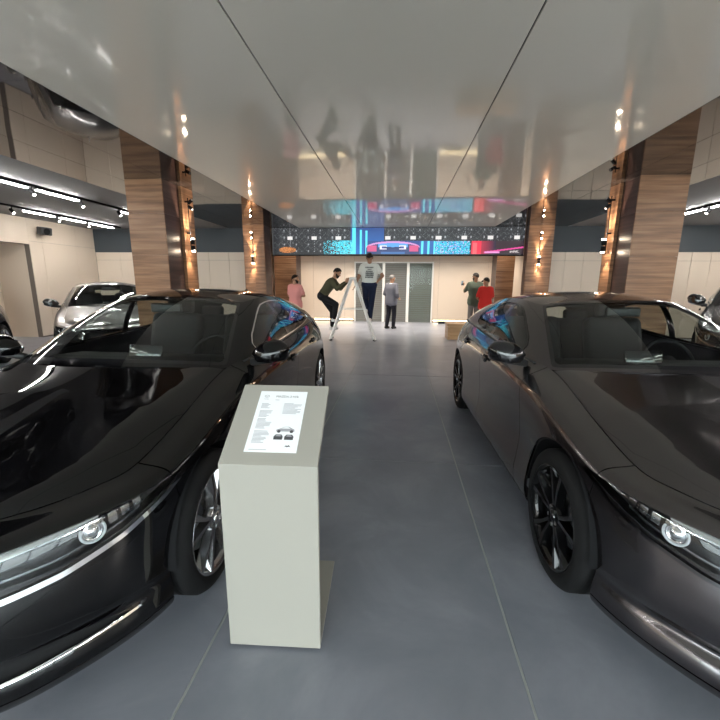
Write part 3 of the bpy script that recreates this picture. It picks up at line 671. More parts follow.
# end walls of the side bays, blue-grey above the cladding
for nm, x0, x1, wd in (('wall_bay_left',XL,-4.2,[.78,.62]),('wall_bay_right',4.0,XR,[.5,.48,.62])):
    o = wall_box(nm, (x0,YS+.02,0), (x1,YS+.15,HC), 'panel_joint'); panels(o, 'X', x0, x1, wd, [.03,2.08,2.31], YS+.02)
    child(box_o('upper_band', (x0,YS-.02,2.31), (x1,YS+.02,HC), 'blue_grey'), o)
# recess behind the screen
for nm, xa, xb in (('wall_return_left',-4.2,-4.08),('wall_return_right',3.88,4.0)):
    o = wall_box(nm, (xa,YS+.15,0), (xb,YB,HC), 'beige_panel')
D0, D1, DZ = -1.60, 1.23, 2.17                      # shutter doorway
wb = wall_box('wall_back', (-4.1,YB+.02,0), (3.9,YB+.15,HC), 'panel_joint')
panels(wb, 'X', -4.08, D0-.05, [.86,1.2], [.10,2.21,HC], YB+.02); panels(wb, 'X', D1+.05, 3.88, [.2,1.76], [.10,2.21,HC], YB+.02); panels(wb, 'X', D0-.05, D1+.05, [1.44], [DZ+.05,HC], YB+.02)
for a, b in ((-3.9,D0-.1),(D1+.1,3.7)): child(box_o('plinth_light', (a,YB-.004,.055), (b,YB+.012,.085), 'strip_glow'), wb)
# shutter bays
dn = 1
for a, b in ((D0,-.60),(-.50,.30),(.40,D1)):
    d = empty('door_%d' % dn, ((a+b)/2,YB-.02,0)); d['kind'] = 'structure'; dn += 1; hw = (b-a)/2
    for nm, lo, hi in (('frame_post',(-hw-.05,-.05,0),(-hw,.03,DZ)),('frame_post',(hw,-.05,0),(hw+.05,.03,DZ)),('frame_head',(-hw-.05,-.05,DZ),(hw+.05,.03,DZ+.05))): box_o(nm, lo, hi, 'white_metal', d, bevel=.004)
    bm = bmesh.new(); n = 27
    for k in range(n): bx(bm, (0,.015,.04+k*DZ/n), (hw*2-.005,.02,DZ/n*.80), bevel=.006, seg=1)
    o = link('shutter_slats', bm_mesh(bm), 'shutter', d); o['kind'] = 'stuff'
    if dn == 4: box_o('glass_pane', (-hw,-.034,.02), (hw,-.028,DZ), 'clear_glass', d)
# ceilings
ce = box_o('ceiling', (XL-.15,YF,HC+.012), (XR+.15,YB+.15,HC+.10), 'seam', kind='structure')
def cpanel(x0, x1, y0, y1, m, g=.005, nm='ceiling_panel'): child(box_o(nm, (x0+g,y0+g,HC), (x1-g,y1-g,HC+.012), m), ce)
for a, b in ((EL,S1),(S1,S2),(S2,ER)): cpanel(a, b, YF, 11.30, 'cream_gloss', .006)
for a, b in ((GLX,-4.25),(-4.25,-3.55),(-3.55,EL)): cpanel(a, b, YF, YS-.02, 'dark_mirror', .003)
for a, b in ((ER,3.2),(3.2,3.85),(3.85,GRX)): cpanel(a, b, YF, YS-.02, 'dark_mirror', .003)
cpanel(XL, GLX, YF, YS-.02, 'grey_ceiling', 0); cpanel(GRX, XR, YF, YS-.02, 'grey_ceiling', 0); cpanel(-4.08, 3.88, YS, YB, 'grey_ceiling', 0); cpanel(EL, ER, 11.30, YS, 'grey_ceiling', 0)
# shop front behind the camera
wf = empty('window_1', (0,YF,0)); wf['kind'] = 'structure'
nx = 9; xs = np.linspace(XL, XR, nx)
for x in xs: box_o('mullion', (x-.04,-.05,0), (x+.04,.05,HC), 'black_matte', wf)
for zz in (.0,.92): box_o('transom', (XL,-.045,zz*HC-.0), (XR,.045,zz*HC+.07), 'black_matte', wf)
for a, b in zip(xs[:-1], xs[1:]): box_o('pane', (a+.04,-.006,.07), (b-.04,.006,.92*HC), 'clear_glass', wf); box_o('pane', (a+.04,-.006,.92*HC+.07), (b-.04,.006,HC), 'clear_glass', wf)
noise_col(mat('pavement', (.4,.4,.4), .8), 2, [(.3,(.32,.32,.31)),(.7,(.42,.42,.40))])
box_o('pavement', (-30,-30,-.12), (30,YF,-.02), 'pavement', kind='structure')

# ------------------------------------------------------------------ wood-clad columns
def column(x0, x1, y0, y1, label, aisle, heights=(0,.62,1.24,1.86,2.48,HC), fin=None):
    """aisle=+1: aisle lies towards +x; fin: (x0,x1,y0,y1) of a lighter strip standing proud of one face"""
    t = empty('column', ((x0+x1)/2,(y0+y1)/2,0)); tag(t, label, 'column', None); hx, hy = (x1-x0)/2, (y1-y0)/2
    box_o('core', (-hx+.02,-hy+.02,0), (hx-.02,hy-.02,HC), 'black_matte', t)
    for z0, z1 in zip(heights[:-1], heights[1:]):
        z0 += .0015; z1 -= .0015
        box_o('wood_panel', (-hx,-hy,z0), (hx,-hy+.02,z1), 'wood_light', t); box_o('wood_panel', (-hx,hy-.02,z0), (hx,hy,z1), 'wood_light', t)
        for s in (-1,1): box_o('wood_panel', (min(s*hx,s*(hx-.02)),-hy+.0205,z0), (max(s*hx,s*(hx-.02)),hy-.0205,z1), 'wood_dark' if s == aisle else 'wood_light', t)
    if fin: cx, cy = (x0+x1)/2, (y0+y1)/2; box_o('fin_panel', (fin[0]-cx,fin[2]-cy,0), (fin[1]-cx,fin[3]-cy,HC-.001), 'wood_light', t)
    return t
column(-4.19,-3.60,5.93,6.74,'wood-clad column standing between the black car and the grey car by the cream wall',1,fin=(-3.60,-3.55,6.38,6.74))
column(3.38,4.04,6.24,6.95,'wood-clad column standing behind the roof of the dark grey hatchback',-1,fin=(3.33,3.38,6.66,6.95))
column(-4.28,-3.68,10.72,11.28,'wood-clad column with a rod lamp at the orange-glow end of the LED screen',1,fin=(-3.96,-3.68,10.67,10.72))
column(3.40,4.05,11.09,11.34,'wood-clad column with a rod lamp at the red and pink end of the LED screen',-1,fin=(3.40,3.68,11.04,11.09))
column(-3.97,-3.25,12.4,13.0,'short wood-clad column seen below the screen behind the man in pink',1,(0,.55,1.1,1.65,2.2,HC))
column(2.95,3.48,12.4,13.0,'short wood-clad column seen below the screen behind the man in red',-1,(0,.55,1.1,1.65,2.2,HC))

# ------------------------------------------------------------------ lamps
def spot_light(parent, loc, direction, energy, angle=70, blend=.6, col=(1,.84,.66), size=.03):
    l = bpy.data.lights.new('spot', 'SPOT'); l.energy = energy; l.spot_size = math.radians(angle); l.spot_blend = blend; l.color = col; l.shadow_soft_size = size
    o = bpy.data.objects.new('bulb', l); COL.objects.link(o); o.parent = parent; o.location = loc; o.rotation_euler = Vector(direction).to_track_quat('-Z','Y').to_euler(); return o
def rod_lamp(x, y, nx_, ny_, label, up=True):
    """black rod on a column face with a double head (up and down) below and a tilted head above; (nx,ny) face normal"""
    t = empty('rod_lamp', (x,y,1.95)); tag(t, label, 'lamp', 'rod lamps on the wood columns'); ox, oy = nx_*.05, ny_*.05
    bm = bmesh.new(); tube(bm, [(ox,oy,-.02),(ox,oy,.86)], .008, 8); link('rod', bm_mesh(bm), 'black_matte', t)
    for z0 in (.30,.80): box_o('bracket', (min(0,ox)-.012,min(0,oy)-.012,z0-.012), (max(0,ox)+.012,max(0,oy)+.012,z0+.012), 'black_matte', t)
    px, py = nx_*.09, ny_*.09
    for z0, z1, d in ((.02,.10,-1),(.12,.20,1)):
        bm = bmesh.new(); lathe(bm, [(z0,.0005),(z0,.028),(z1,.028),(z1,.0005)], 'Z', 18, (px,py,0)); link('lamp_head', bm_mesh(bm), 'black_matte', t)
        bm = bmesh.new(); lathe(bm, [(-.012,.0005),(-.008,.026),(.008,.026),(.012,.0005)], 'Z', 16, (px,py,(z0-.008) if d<0 else (z1+.008))); link('lens', bm_mesh(bm, smooth=True), 'spot_glow', t)
        spot_light(t, (px,py,(z0-.03) if d<0 else (z1+.03)), (-.12*nx_,-.12*ny_,d), COLSPOT_W*(.35 if d<0 else 1), 60)
    for k, zz in enumerate((.70,.80)):
        dv = Vector((nx_*.8, ny_*.8-.25, -.6 if k==0 else .5)).normalized(); c = Vector((px,py,zz))
        bm = bmesh.new(); tube(bm, [c-dv*.045, c+dv*.045], .026, 14); link('lamp_head', bm_mesh(bm), 'black_matte', t)
        bm = bmesh.new(); tube(bm, [c+dv*.0455, c+dv*.049], .018, 14); link('lens', bm_mesh(bm), 'spot_glow' if ny_ else 'bar_dim', t)
    return t
mat('bar_dim', (.3,.3,.3), .4)
rod_lamp(-3.548,6.47,1,0,'black rod lamp glowing on the column between the black and grey cars')
rod_lamp(3.328,6.76,-1,0,'black rod lamp glowing on the column behind the dark grey hatchback')
rod_lamp(-4.0,10.718,0,-1,'black rod lamp on the column at the orange-glow end of the screen')
rod_lamp(3.70,11.088,0,-1,'black rod lamp on the column at the red end of the screen')

def track(x, y0, y1, label, bars, heads):
    t = empty('track_light', (x,(y0+y1)/2,HC)); tag(t, label, 'track light', 'ceiling tracks over the side bays'); yc = (y0+y1)/2
    box_o('track_rail', (-.02,y0-yc,-.035), (.02,y1-yc,0), 'black_matte', t)
    for a, b in bars:
        h = box_o('light_bar', (-.024,a-yc,-.062), (.024,b-yc,-.035), 'black_matte', t); child_ = box_o('diffuser', (-.026,-(b-a)/2+.01,-.032), (.026,(b-a)/2-.01,-.0136), 'bar_light', h)
    for yy in heads:
        bm = bmesh.new(); tube(bm, [(0,0,0),(0,0,-.05)], .010, 8); st = link('spot_head', bm_mesh(bm), 'black_matte', t, (0,yy-yc,-.035))
        dv = Vector((-x*.12, -.10, -1)).normalized(); c = Vector((0,0,-.085))
        bm = bmesh.new(); tube(bm, [c-dv*.055, c+dv*.055], .030, 16); link('can', bm_mesh(bm), 'black_matte', st)
        bm = bmesh.new(); tube(bm, [c+dv*.0552, c+dv*.058], .022, 16); link('lens', bm_mesh(bm), 'spot_lens', st)
        spot_light(st, c+dv*.075, dv, SPOT_W, 80, .7, (1,.93,.84))
mat('spot_lens', (1,1,1), .5, emit=(1,.95,.88), estr=25)
A_b = [(-4.6,-3.5),(-3.3,-2.2),(-1.4,-.3),(-.1,1.0),(1.8,2.9),(3.1,4.2),(4.9,6.04),(6.2,7.05),(8.2,9.2)]; A_h = [-3.4,-.2,3.0,6.12,7.12,8.12]
track(-5.93, -5.2, 10.9, 'black ceiling track with light bars, the one nearer the wood column', A_b, A_h)
B_b = [(-4.6,-3.5),(-3.3,-2.2),(-1.4,-.3),(-.1,1.0),(1.8,2.9),(3.1,4.2),(5.2,6.3),(7.95,8.72),(8.86,9.62),(9.76,10.6)]; B_h = [-3.4,-.2,3.0,7.7,8.8,9.69]
track(-7.98, -5.2, 10.9, 'black ceiling track with light bars close to the cream side wall', B_b, B_h)
R_b = [(-4.6,-3.5),(-3.3,-2.2),(-1.4,-.3),(-.1,1.0),(1.8,2.9),(3.1,4.2),(4.9,6.04),(7.3,8.4),(8.55,9.2)]; R_h = [-3.4,-.2,3.0,6.12,8.47,9.3]
track(5.9, -5.2, 10.9, 'black ceiling track with light bars above the parked dark SUV', R_b, R_h)
track(7.98, -5.2, 10.9, 'black ceiling track with light bars along the far right wall', B_b, B_h)

# downlights in the ceiling of the recess behind the screen
def downlight(x, y, label):
    t = empty('downlight', (x,y,HC)); tag(t, label, 'downlight', 'recess downlights')
    bm = bmesh.new(); lathe(bm, [(0,.075),(-.006,.085),(-.010,.080),(-.010,.062),(.0,.060)], 'Z', 24); link('bezel', bm_mesh(bm, smooth=True), 'white_metal', t)
    bm = bmesh.new(); lathe(bm, [(-.004,.0005),(-.004,.060)], 'Z', 20); link('lens', bm_mesh(bm), 'spot_lens', t)
    spot_light(t, (0,0,-.03), (0,0,-1), RECESS_W, 120, .8, (1,.90,.78), .06)
for x in np.linspace(-3.2,3.0,6):
    for y in (12.3,13.7): downlight(float(x), y, 'round recessed downlight in the ceiling behind the LED screen')
# ------------------------------------------------------------------ LED screen
def paint_screen(U, Vv):
    """U in picture columns 0..253, Vv 0 (bottom) .. 27 (top); returns rgb"""
    n = len(U); c = np.zeros((n,3)); r = np.random.default_rng(3)
    cell = r.random((400,60)); ci = np.clip((U*1.25).astype(int),0,399); cj = np.clip((Vv*1.6).astype(int),0,59); rnd = cell[ci,cj]; rnd2 = cell[(ci*7+3)%400,(cj*5+1)%60]
    c[:] = (.010,.011,.014)
    # lace of the module frames
    mod = np.abs(((U+6) % 25.2)-12.6); mrow = np.abs((Vv % 13.5)-6.7)
    lace = (rnd > .80)*.03 + ((np.abs((U*1.0+Vv*1.0)%6.3-3.1) < .45)|(np.abs((U-Vv)%6.3-3.1) < .45))*(rnd2 > .62)*.10
    lace += (mod > 12.1)*(rnd2 > .45)*.22 + ((np.abs(mod-6.3) < .7)&(np.abs(Vv%7-3.5) < 1.0))*.30
    c += (lace*np.where(Vv > 3, 1, .3))[:,None]*np.array([.95,.95,1.])
    boxm = (np.abs(((U-19+12.6) % 25.2)-12.6) < 2.7)&(np.abs(Vv-17) < 1.7); c[boxm] = (.75,.72,.70)
    # picture area
    def put(mask, col, k=1.): c[mask] = np.array(col)*k
    low = Vv < 13.5
    put((U > 202)&low, (.03,.012,.02)); put((U > 60)&(U < 100)&(Vv < 7), (.05,.008,.02))
    o = (((U-16)/9)**2+((Vv-5)/3.0)**2 < 1); c[o] = (np.array([[.75,.26,.06]])*(.25+.75*rnd)[:,None])[o]
    blue = (U > 82)&(U < 116); g = np.clip((27-Vv)/27,0,1); c[blue] = np.stack([.01+0*g, .05+.10*g, .22+.30*g],1)[blue]
    lowb = (U >= 96)&(U < 166)&(Vv < 14); c[lowb] = (.02,.06,.25)
    d1 = (U > 54)&(U < 86)&(Vv < 14.5)&(rnd < np.clip((U-50)/30,.25,.85)); c[d1] = np.stack([.02+.3*rnd2**4, .45+.4*rnd2, .65+.3*rnd2],1)[d1]
    for x0, w_, hi_ in ((85.5,2.0,27),(92.5,1.0,25),(98,1.0,24)):
        m_ = (np.abs(U-x0) < w_)&(Vv < hi_); put(m_, (.10,.75,.95))
    # front view of a car drawn in blue and pink lines
    X = (U-125)/27.; Yv = Vv/13.5
    body = (np.abs(X) < 1)&(Yv < .55+.45*np.sqrt(np.clip(1-X*X,0,1))); put(body, (.03,.05,.16))
    hood_ = (np.abs(X) < .55)&(Yv > .55)&(Yv < .55+.45*np.sqrt(np.clip(1-X*X,0,1))); put(hood_, (.10,.35,.85))
    out = body&(Yv > .47+.40*np.sqrt(np.clip(1-X*X,0,1))); put(out, (.65,.30,.62)); put((np.abs(np.abs(X)-.78) < .17)&(Yv > .25)&(Yv < .68)&body, (.62,.08,.22))
    put((np.abs(np.abs(X)-.36) < .13)&(np.abs(Yv-.55) < .13), (.85,.82,.95)); put((np.abs(np.abs(X)-.36) < .06)&(np.abs(Yv-.55) < .07), (.05,.08,.3))
    put((np.abs(X) < .3)&(np.abs(Yv-.5-.15*np.abs(X)) < .07), (.02,.04,.14)); put((np.abs(X) < .45)&(Yv < .22), (.05,.15,.40))
    lb = (U >= 152)&(U < 168)&low; c[lb] = (.02,.12,.40)
    for x0, w_ in ((154.5,.9),(160.5,1.0),(167,1.2)): put((np.abs(U-x0) < w_)&low, (.12,.80,.98))
    d2 = (U > 167)&(U < 201)&low; c[d2] = np.stack([.02+.55*(rnd>.82), .22+.45*rnd2, .55+.35*rnd],1)[d2]; put(d2&(rnd2 < .14), (.01,.03,.16))
    put((U > 203)&(U < 212)&low, (.85,.02,.06)); put((np.abs(U-206) < 2)&(Vv < 12)&low, (.95,.12,.14))
    fade = (U >= 212)&(U < 226)&low; c[fade] = np.stack([.40*np.clip((226-U)/14,0,1), 0*U+.01, 0*U+.04],1)[fade]
    put((U > 215)&(np.abs(Vv-(2.5+(U-215)*.13)) < .7), (.75,.05,.30)); put((U > 216)&(U < 230)&(np.abs(Vv-2.6) < .8), (.75,.30,.65))
    put((U > 240)&(U < 249)&(np.abs(Vv-3.2) < 1)&(rnd > .45), (.5,.45,.45)); put((Vv < 1.0), (.012,.012,.014)); put((U < 1.6), (.06,.06,.06))
    return c
SX0, SX1, SZ0, SY = -3.66, 3.38, 2.228, 11.32
scr = empty('led_screen', ((SX0+SX1)/2,SY,SZ0)); tag(scr, 'wide LED video wall showing a blue and pink car and cyan lines', 'screen'); hw = (SX1-SX0)/2; SH = HC-SZ0-.004
box_o('cabinet', (-hw,.002,0), (hw,.10,SH), 'black_matte', scr); box_o('bottom_edge', (-hw-.01,-.01,-.02), (hw+.01,.10,0), 'black_matte', scr)
nu, nv = 620, 64; uu = np.linspace(0,1,nu+1); vv = np.linspace(0,1,nv+1); Vx = np.zeros(((nu+1)*(nv+1),3)); ug, vg = np.meshgrid(uu, vv, indexing='ij'); Vx[:,0] = (-hw+.004+ug*(2*hw-.008)).ravel(); Vx[:,2] = (.004+vg*(SH-.008)).ravel(); Vx[:,1] = -.002
ii, jj = np.meshgrid(np.arange(nu), np.arange(nv), indexing='ij'); a = (ii*(nv+1)+jj).ravel(); Fq = np.stack([a, a+nv+1, a+nv+2, a+1],1)
me = bpy.data.meshes.new('display'); me.from_pydata(Vx.tolist(), [], Fq.tolist()); rgb = paint_screen((ii.ravel()+.5)/nu*253, (jj.ravel()+.5)/nv*27)
ca_ = me.color_attributes.new('picture', 'FLOAT_COLOR', 'CORNER'); ca_.data.foreach_set('color', np.repeat(np.hstack([rgb, np.ones((len(rgb),1))]), 4, axis=0).astype(np.float32).ravel())
m = mat('led_picture', (.01,.01,.01), .35); b_ = m.node_tree.nodes['Principled BSDF']; at = N(m, 'ShaderNodeVertexColor', layer_name='picture'); L(m, at.outputs[0], b_.inputs['Emission Color']); b_.inputs['Emission Strength'].default_value = SCREEN_E
link('display', me, m, scr)
# ================================================================== cars
build_car('glossy black sedan with silver wheels, nose pointing beside the info stand', (-1.725,1.615,0), .015, 'paint_black', 'rim_silver', hatch=False, chrome='chrome', wing='chrome', mirror_paint='paint_black')
build_car('dark metallic grey hatchback with gloss black wheels, opposite the info stand', (1.661,1.835,0), .019, 'paint_grey', 'rim_black', hatch=True, chrome='black_gloss', wing='dark_chrome', mirror_paint='black_gloss')
build_car('medium grey car parked at an angle behind the black sedan, against cream wall', (-5.22,6.68,0), math.atan2(.63,.77), 'paint_silver_grey', 'rim_silver', hatch=True, hi=False, chrome='chrome', scale=(1,1,1.03))
# navy car: only its rear shows
_rz = math.atan2(.5,.866); _hub = Vector((-6.95,6.2)); _c = _hub - .885*Vector((.866,.5)); _fa = _c - 2.725*Vector((-.5,.866))
build_car('dark navy car with silver wheels next to the doorway niche', (_fa.x,_fa.y,0), _rz, 'paint_navy', 'rim_silver', hatch=True, hi=False, scale=(1,1,1.05))
build_car('black SUV with bright window trim parked behind the dark grey hatchback', (5.2,5.77,0), -math.atan2(.6,.8), 'paint_dark', 'rim_silver', hatch=True, hi=False, chrome='chrome', scale=(1.02,1.04,1.20), category='SUV')

# ================================================================== info stand
pd = empty('info_stand', (-.46,1.29,0), .045); tag(pd, 'pale grey metal info stand with sloping top, in front of the black sedan', 'stand')
W2 = .185
box_o('base_plate', (-W2,.0,.012), (W2,.47,.024), 'podium_paint', pd, bevel=.003)
box_o('front_panel', (-W2,-.02,.012), (W2,.0,.800), 'podium_paint', pd, bevel=.003)
TA = math.atan2(.215,.33); TLn = math.hypot(.215,.33)
bm = bmesh.new(); bx(bm, (0,TLn/2,-.008), (2*W2,TLn,.016), bevel=.003); top = link('top_panel', bm_mesh(bm), 'podium_paint', pd, (0,-.022,.803), (TA,0,0))
for x in (-.13,.13):
    bm = bmesh.new(); lathe(bm, [(0,.0005),(0,.014),(.012,.014),(.012,.0005)], 'Z', 14, (x,.012,0)); link('foot', bm_mesh(bm), 'black_plastic', pd)
for x in (-.13,.13):
    bm = bmesh.new(); lathe(bm, [(0,.0005),(0,.014),(.012,.014),(.012,.0005)], 'Z', 14, (x,.44,0)); link('foot', bm_mesh(bm), 'black_plastic', pd)
# printed sheet lying on the slope
rot = Matrix.Rotation(.045,3,'Z') @ Matrix.Rotation(TA,3,'X'); org = Vector((-.46,1.29,0)) + Matrix.Rotation(.045,3,'Z') @ Vector((0,-.022,.803))
sh = empty('spec_sheet', org + rot @ Vector((-.002,.205,.0025))); sh.rotation_euler = rot.to_euler(); tag(sh, 'white printed specification sheet lying on the info stand', 'paper')
SW_, SH_ = .100, .150
box_o('page', (-SW_,-SH_,-.0015), (SW_,SH_,0), 'paper', sh)
def txt(s, size, x, y, m='ink', nm='lettering'):
    cu = bpy.data.curves.new('t', 'FONT'); cu.body = s; cu.size = size; ob = bpy.data.objects.new('t', cu); COL.objects.link(ob); bpy.context.view_layer.update()
    me = bpy.data.meshes.new_from_object(ob.evaluated_get(bpy.context.evaluated_depsgraph_get())); bpy.data.objects.remove(ob); return link(nm, me, m, sh, (x,y,.0006))
txt('MAZDA 3 H/B', .0155, -.030, .116); txt('mazda', .008, -.080, .104, 'ink_grey')
bm = bmesh.new(); tube(bm, [(.010*math.cos(a),.0065*math.sin(a),0) for a in np.linspace(0,2*math.pi,25)[:-1]], .0008, 4, closed=True); tube(bm, [(-.0095,.002,0),(-.003,.001,0),(0,-.003,0),(.003,.001,0),(.0095,.002,0)], .001, 4); link('emblem', bm_mesh(bm), 'ink_grey', sh, (-.069,.121,.0006))
bm = bmesh.new(); rr = random.Random(4)
def lines(x, y, n, wmax, dy=.0058):
    for k in range(n):
        w_ = wmax*(.45+.55*rr.random()); bx(bm, (x+w_/2, y-k*dy, .0006), (w_,.0022,.0004))
lines(-.030,.102,1,.03); lines(-.082,.082,5,.055); lines(-.082,.044,6,.055); lines(-.082,.004,9,.062); lines(-.082,-.056,10,.066); lines(.012,.084,10,.078); lines(-.084,-.140,1,.10)
o = link('text_lines', bm_mesh(bm), 'ink_grey', sh); o['kind'] = 'stuff'
def flat(name, poly, m, z=.0006):
    bm = bmesh.new(); f = bm.faces.new([bm.verts.new((x,y,z)) for x,y in poly]); return link(name, bm_mesh(bm), m, sh)
flat('car_drawing', [(.004,-.056),(.006,-.047),(.020,-.042),(.034,-.034),(.052,-.033),(.068,-.042),(.076,-.046),(.077,-.056)], 'ink_grey'); flat('car_drawing', [(.022,-.0425),(.035,-.036),(.050,-.035),(.060,-.042)], 'paper', .0009)
for x in (.016,.066): flat('car_drawing', [(x+.007*math.cos(a),-.056+.007*math.sin(a)) for a in np.linspace(0,2*math.pi,17)[:-1]], 'ink', .0010)
for x in (.018,.060): flat('car_drawing', [(x-.017,-.094),(x-.018,-.080),(x-.011,-.070),(x+.011,-.070),(x+.018,-.080),(x+.017,-.094)], 'ink'); flat('car_drawing', [(x-.011,-.079),(x-.008,-.073),(x+.008,-.073),(x+.011,-.079)], 'ink_grey', .0010)
flat('logo_mark', [(.050,-.127),(.056,-.118),(.060,-.122),(.066,-.117),(.074,-.127),(.066,-.124),(.060,-.127),(.056,-.124)], 'ink')

# ================================================================== step ladder
ld = empty('step_ladder', (-1.15,9.93,0)); tag(ld, 'white folding step ladder standing open on the tiled floor', 'ladder')
dA, dB = Vector((-.57,-.02,0)), Vector((.57,.02,0)); wv_ = Vector((-.10,.995,0)).normalized(); TOPZ = 1.56
for d, n in ((dA,7),(dB,7)):
    rails = []
    for s in (-1,1):
        p0 = d+wv_*s*.22; p1 = d*.07+wv_*s*.17+Vector((0,0,TOPZ)); bm = bmesh.new(); tube(bm, [p0+Vector((0,0,.02)), p1], .040, 4); link('rail', bm_mesh(bm), 'white_metal', ld); rails.append((p0,p1))
        bm = bmesh.new(); tube(bm, [p0, p0+(p1-p0)*.03], .044, 4); link('foot', bm_mesh(bm), 'black_plastic', ld)
    for k in range(1,n):
        t = k/n; a_, b_ = rails[0][0].lerp(rails[0][1],t), rails[1][0].lerp(rails[1][1],t); c = (a_+b_)/2; q = (b_-a_).to_track_quat('X','Z')
        bm = bmesh.new(); bx(bm, (0,0,0), ((b_-a_).length,.07,.025), bevel=.004); link('rung', bm_mesh(bm), 'aluminium', ld, c, q.to_euler())
q = wv_.to_track_quat('X','Z'); bm = bmesh.new(); bx(bm, (0,0,0), (.42,.18,.05), bevel=.012); link('top_cap', bm_mesh(bm), 'white_metal', ld, (0,0,TOPZ), q.to_euler())
for s in (-1,1):
    bm = bmesh.new(); tube(bm, [dA*.52+wv_*s*.2+Vector((0,0,.80)), dB*.52+wv_*s*.2+Vector((0,0,.80))], .008, 6); link('brace', bm_mesh(bm), 'aluminium', ld)

# ================================================================== wooden bench, floor box, loudspeaker
bn = empty('wooden_bench', (2.0,10.55,0)); tag(bn, 'light wooden bench box on the floor next to the rear of the grey hatchback', 'bench')
box_o('bench_top', (-.70,-.32,.37), (.70,.32,.42), 'wood_bench', bn, bevel=.004); box_o('side_panel', (-.68,-.30,0), (-.63,.30,.37), 'wood_bench', bn); box_o('side_panel', (.63,-.30,0), (.68,.30,.37), 'wood_bench', bn); box_o('front_panel', (-.63,-.28,0), (.63,-.25,.37), 'wood_bench', bn); box_o('back_panel', (-.63,.25,0), (.63,.28,.37), 'wood_bench', bn)
fb_ = empty('floor_box', (1.75,14.45,0)); tag(fb_, 'flat dark box lying on the floor at the foot of the cream back wall', 'box'); box_o('body', (-.26,-.10,0), (.26,.10,.07), 'black_plastic', fb_, bevel=.01); box_o('lid', (-.27,-.11,.07), (.27,.11,.085), 'black_matte', fb_, bevel=.005)
sk = empty('loudspeaker', (XL,9.49,2.69)); tag(sk, 'small black loudspeaker bracketed high on the cream side wall', 'speaker')
rbox('cabinet', (.18,0,0), (.20,.26,.19), 'black_plastic', sk, (0,math.radians(10),math.radians(-15)), .025); box_o('bracket', (0,-.03,-.03), (.10,.03,.03), 'black_matte', sk)
bm = bmesh.new(); lathe(bm, [(0,.0005),(.006,.05),(0,.075),(-.01,.08)], 'X', 24); link('cone', bm_mesh(bm, smooth=True), 'black_matte', sk, (.283,-.028,-.018), (0,math.radians(10),math.radians(-15)))

# ================================================================== people
def caps(bm, p, q, r1, r2, seg=12):
    p, q = Vector(p), Vector(q); d = q-p
    if d.length < 1e-5: d = Vector((0,0,1e-4)); q = p+d
    L_ = d.length; d.normalize(); pts, rad = [], []
    for k in range(5): a = math.pi/2*(1-k/4); pts.append(p-d*r1*math.sin(a)); rad.append(max(r1*math.cos(a), 1e-4))
    for k in range(5): a = math.pi/2*k/4; pts.append(q+d*r2*math.sin(a)); rad.append(max(r2*math.cos(a), 1e-4))
    for i in range(1,len(pts)):
        if (pts[i]-pts[i-1]).length < 1e-6: pts[i] = pts[i]+d*1e-5
    tube(bm, pts, rad, seg)
def ell(bm, c, r, seg=20):
    q = bmesh.ops.create_uvsphere(bm, u_segments=seg, v_segments=seg//2+2, radius=1)
    for v_ in q['verts']: v_.co = Vector((v_.co.x*r[0], v_.co.y*r[1], v_.co.z*r[2]))+Vector(c)
def blob(name, bm, m, parent, vox, it=4):
    bmesh.ops.recalc_face_normals(bm, faces=bm.faces); me = bpy.data.meshes.new(name); bm.to_mesh(me); bm.free(); ob = bpy.data.objects.new('tmp', me); COL.objects.link(ob)
    r = ob.modifiers.new('r','REMESH'); r.mode = 'VOXEL'; r.voxel_size = vox; s = ob.modifiers.new('s','SMOOTH'); s.iterations = it; s.factor = .5
    bpy.context.view_layer.update(); me2 = bpy.data.meshes.new_from_object(ob.evaluated_get(bpy.context.evaluated_depsgraph_get())); bpy.data.objects.remove(ob)
    for p in me2.polygons: p.use_smooth = True
    return link(name, me2, m, parent)
STAND = dict(pel=(0,0,.93), chest=(0,.0,1.27), neck=(0,-.005,1.46), head=(0,.025,1.60), look=(0,1,0),
    sR=(.175,0,1.395), eR=(.225,-.03,1.12), wR=(.235,.07,.90), sL=(-.175,0,1.395), eL=(-.225,-.03,1.12), wL=(-.235,.07,.90),
    hR=(.09,0,.92), kR=(.10,.03,.50), aR=(.105,-.01,.085), hL=(-.09,0,.92), kL=(-.10,.03,.50), aL=(-.105,-.01,.085))
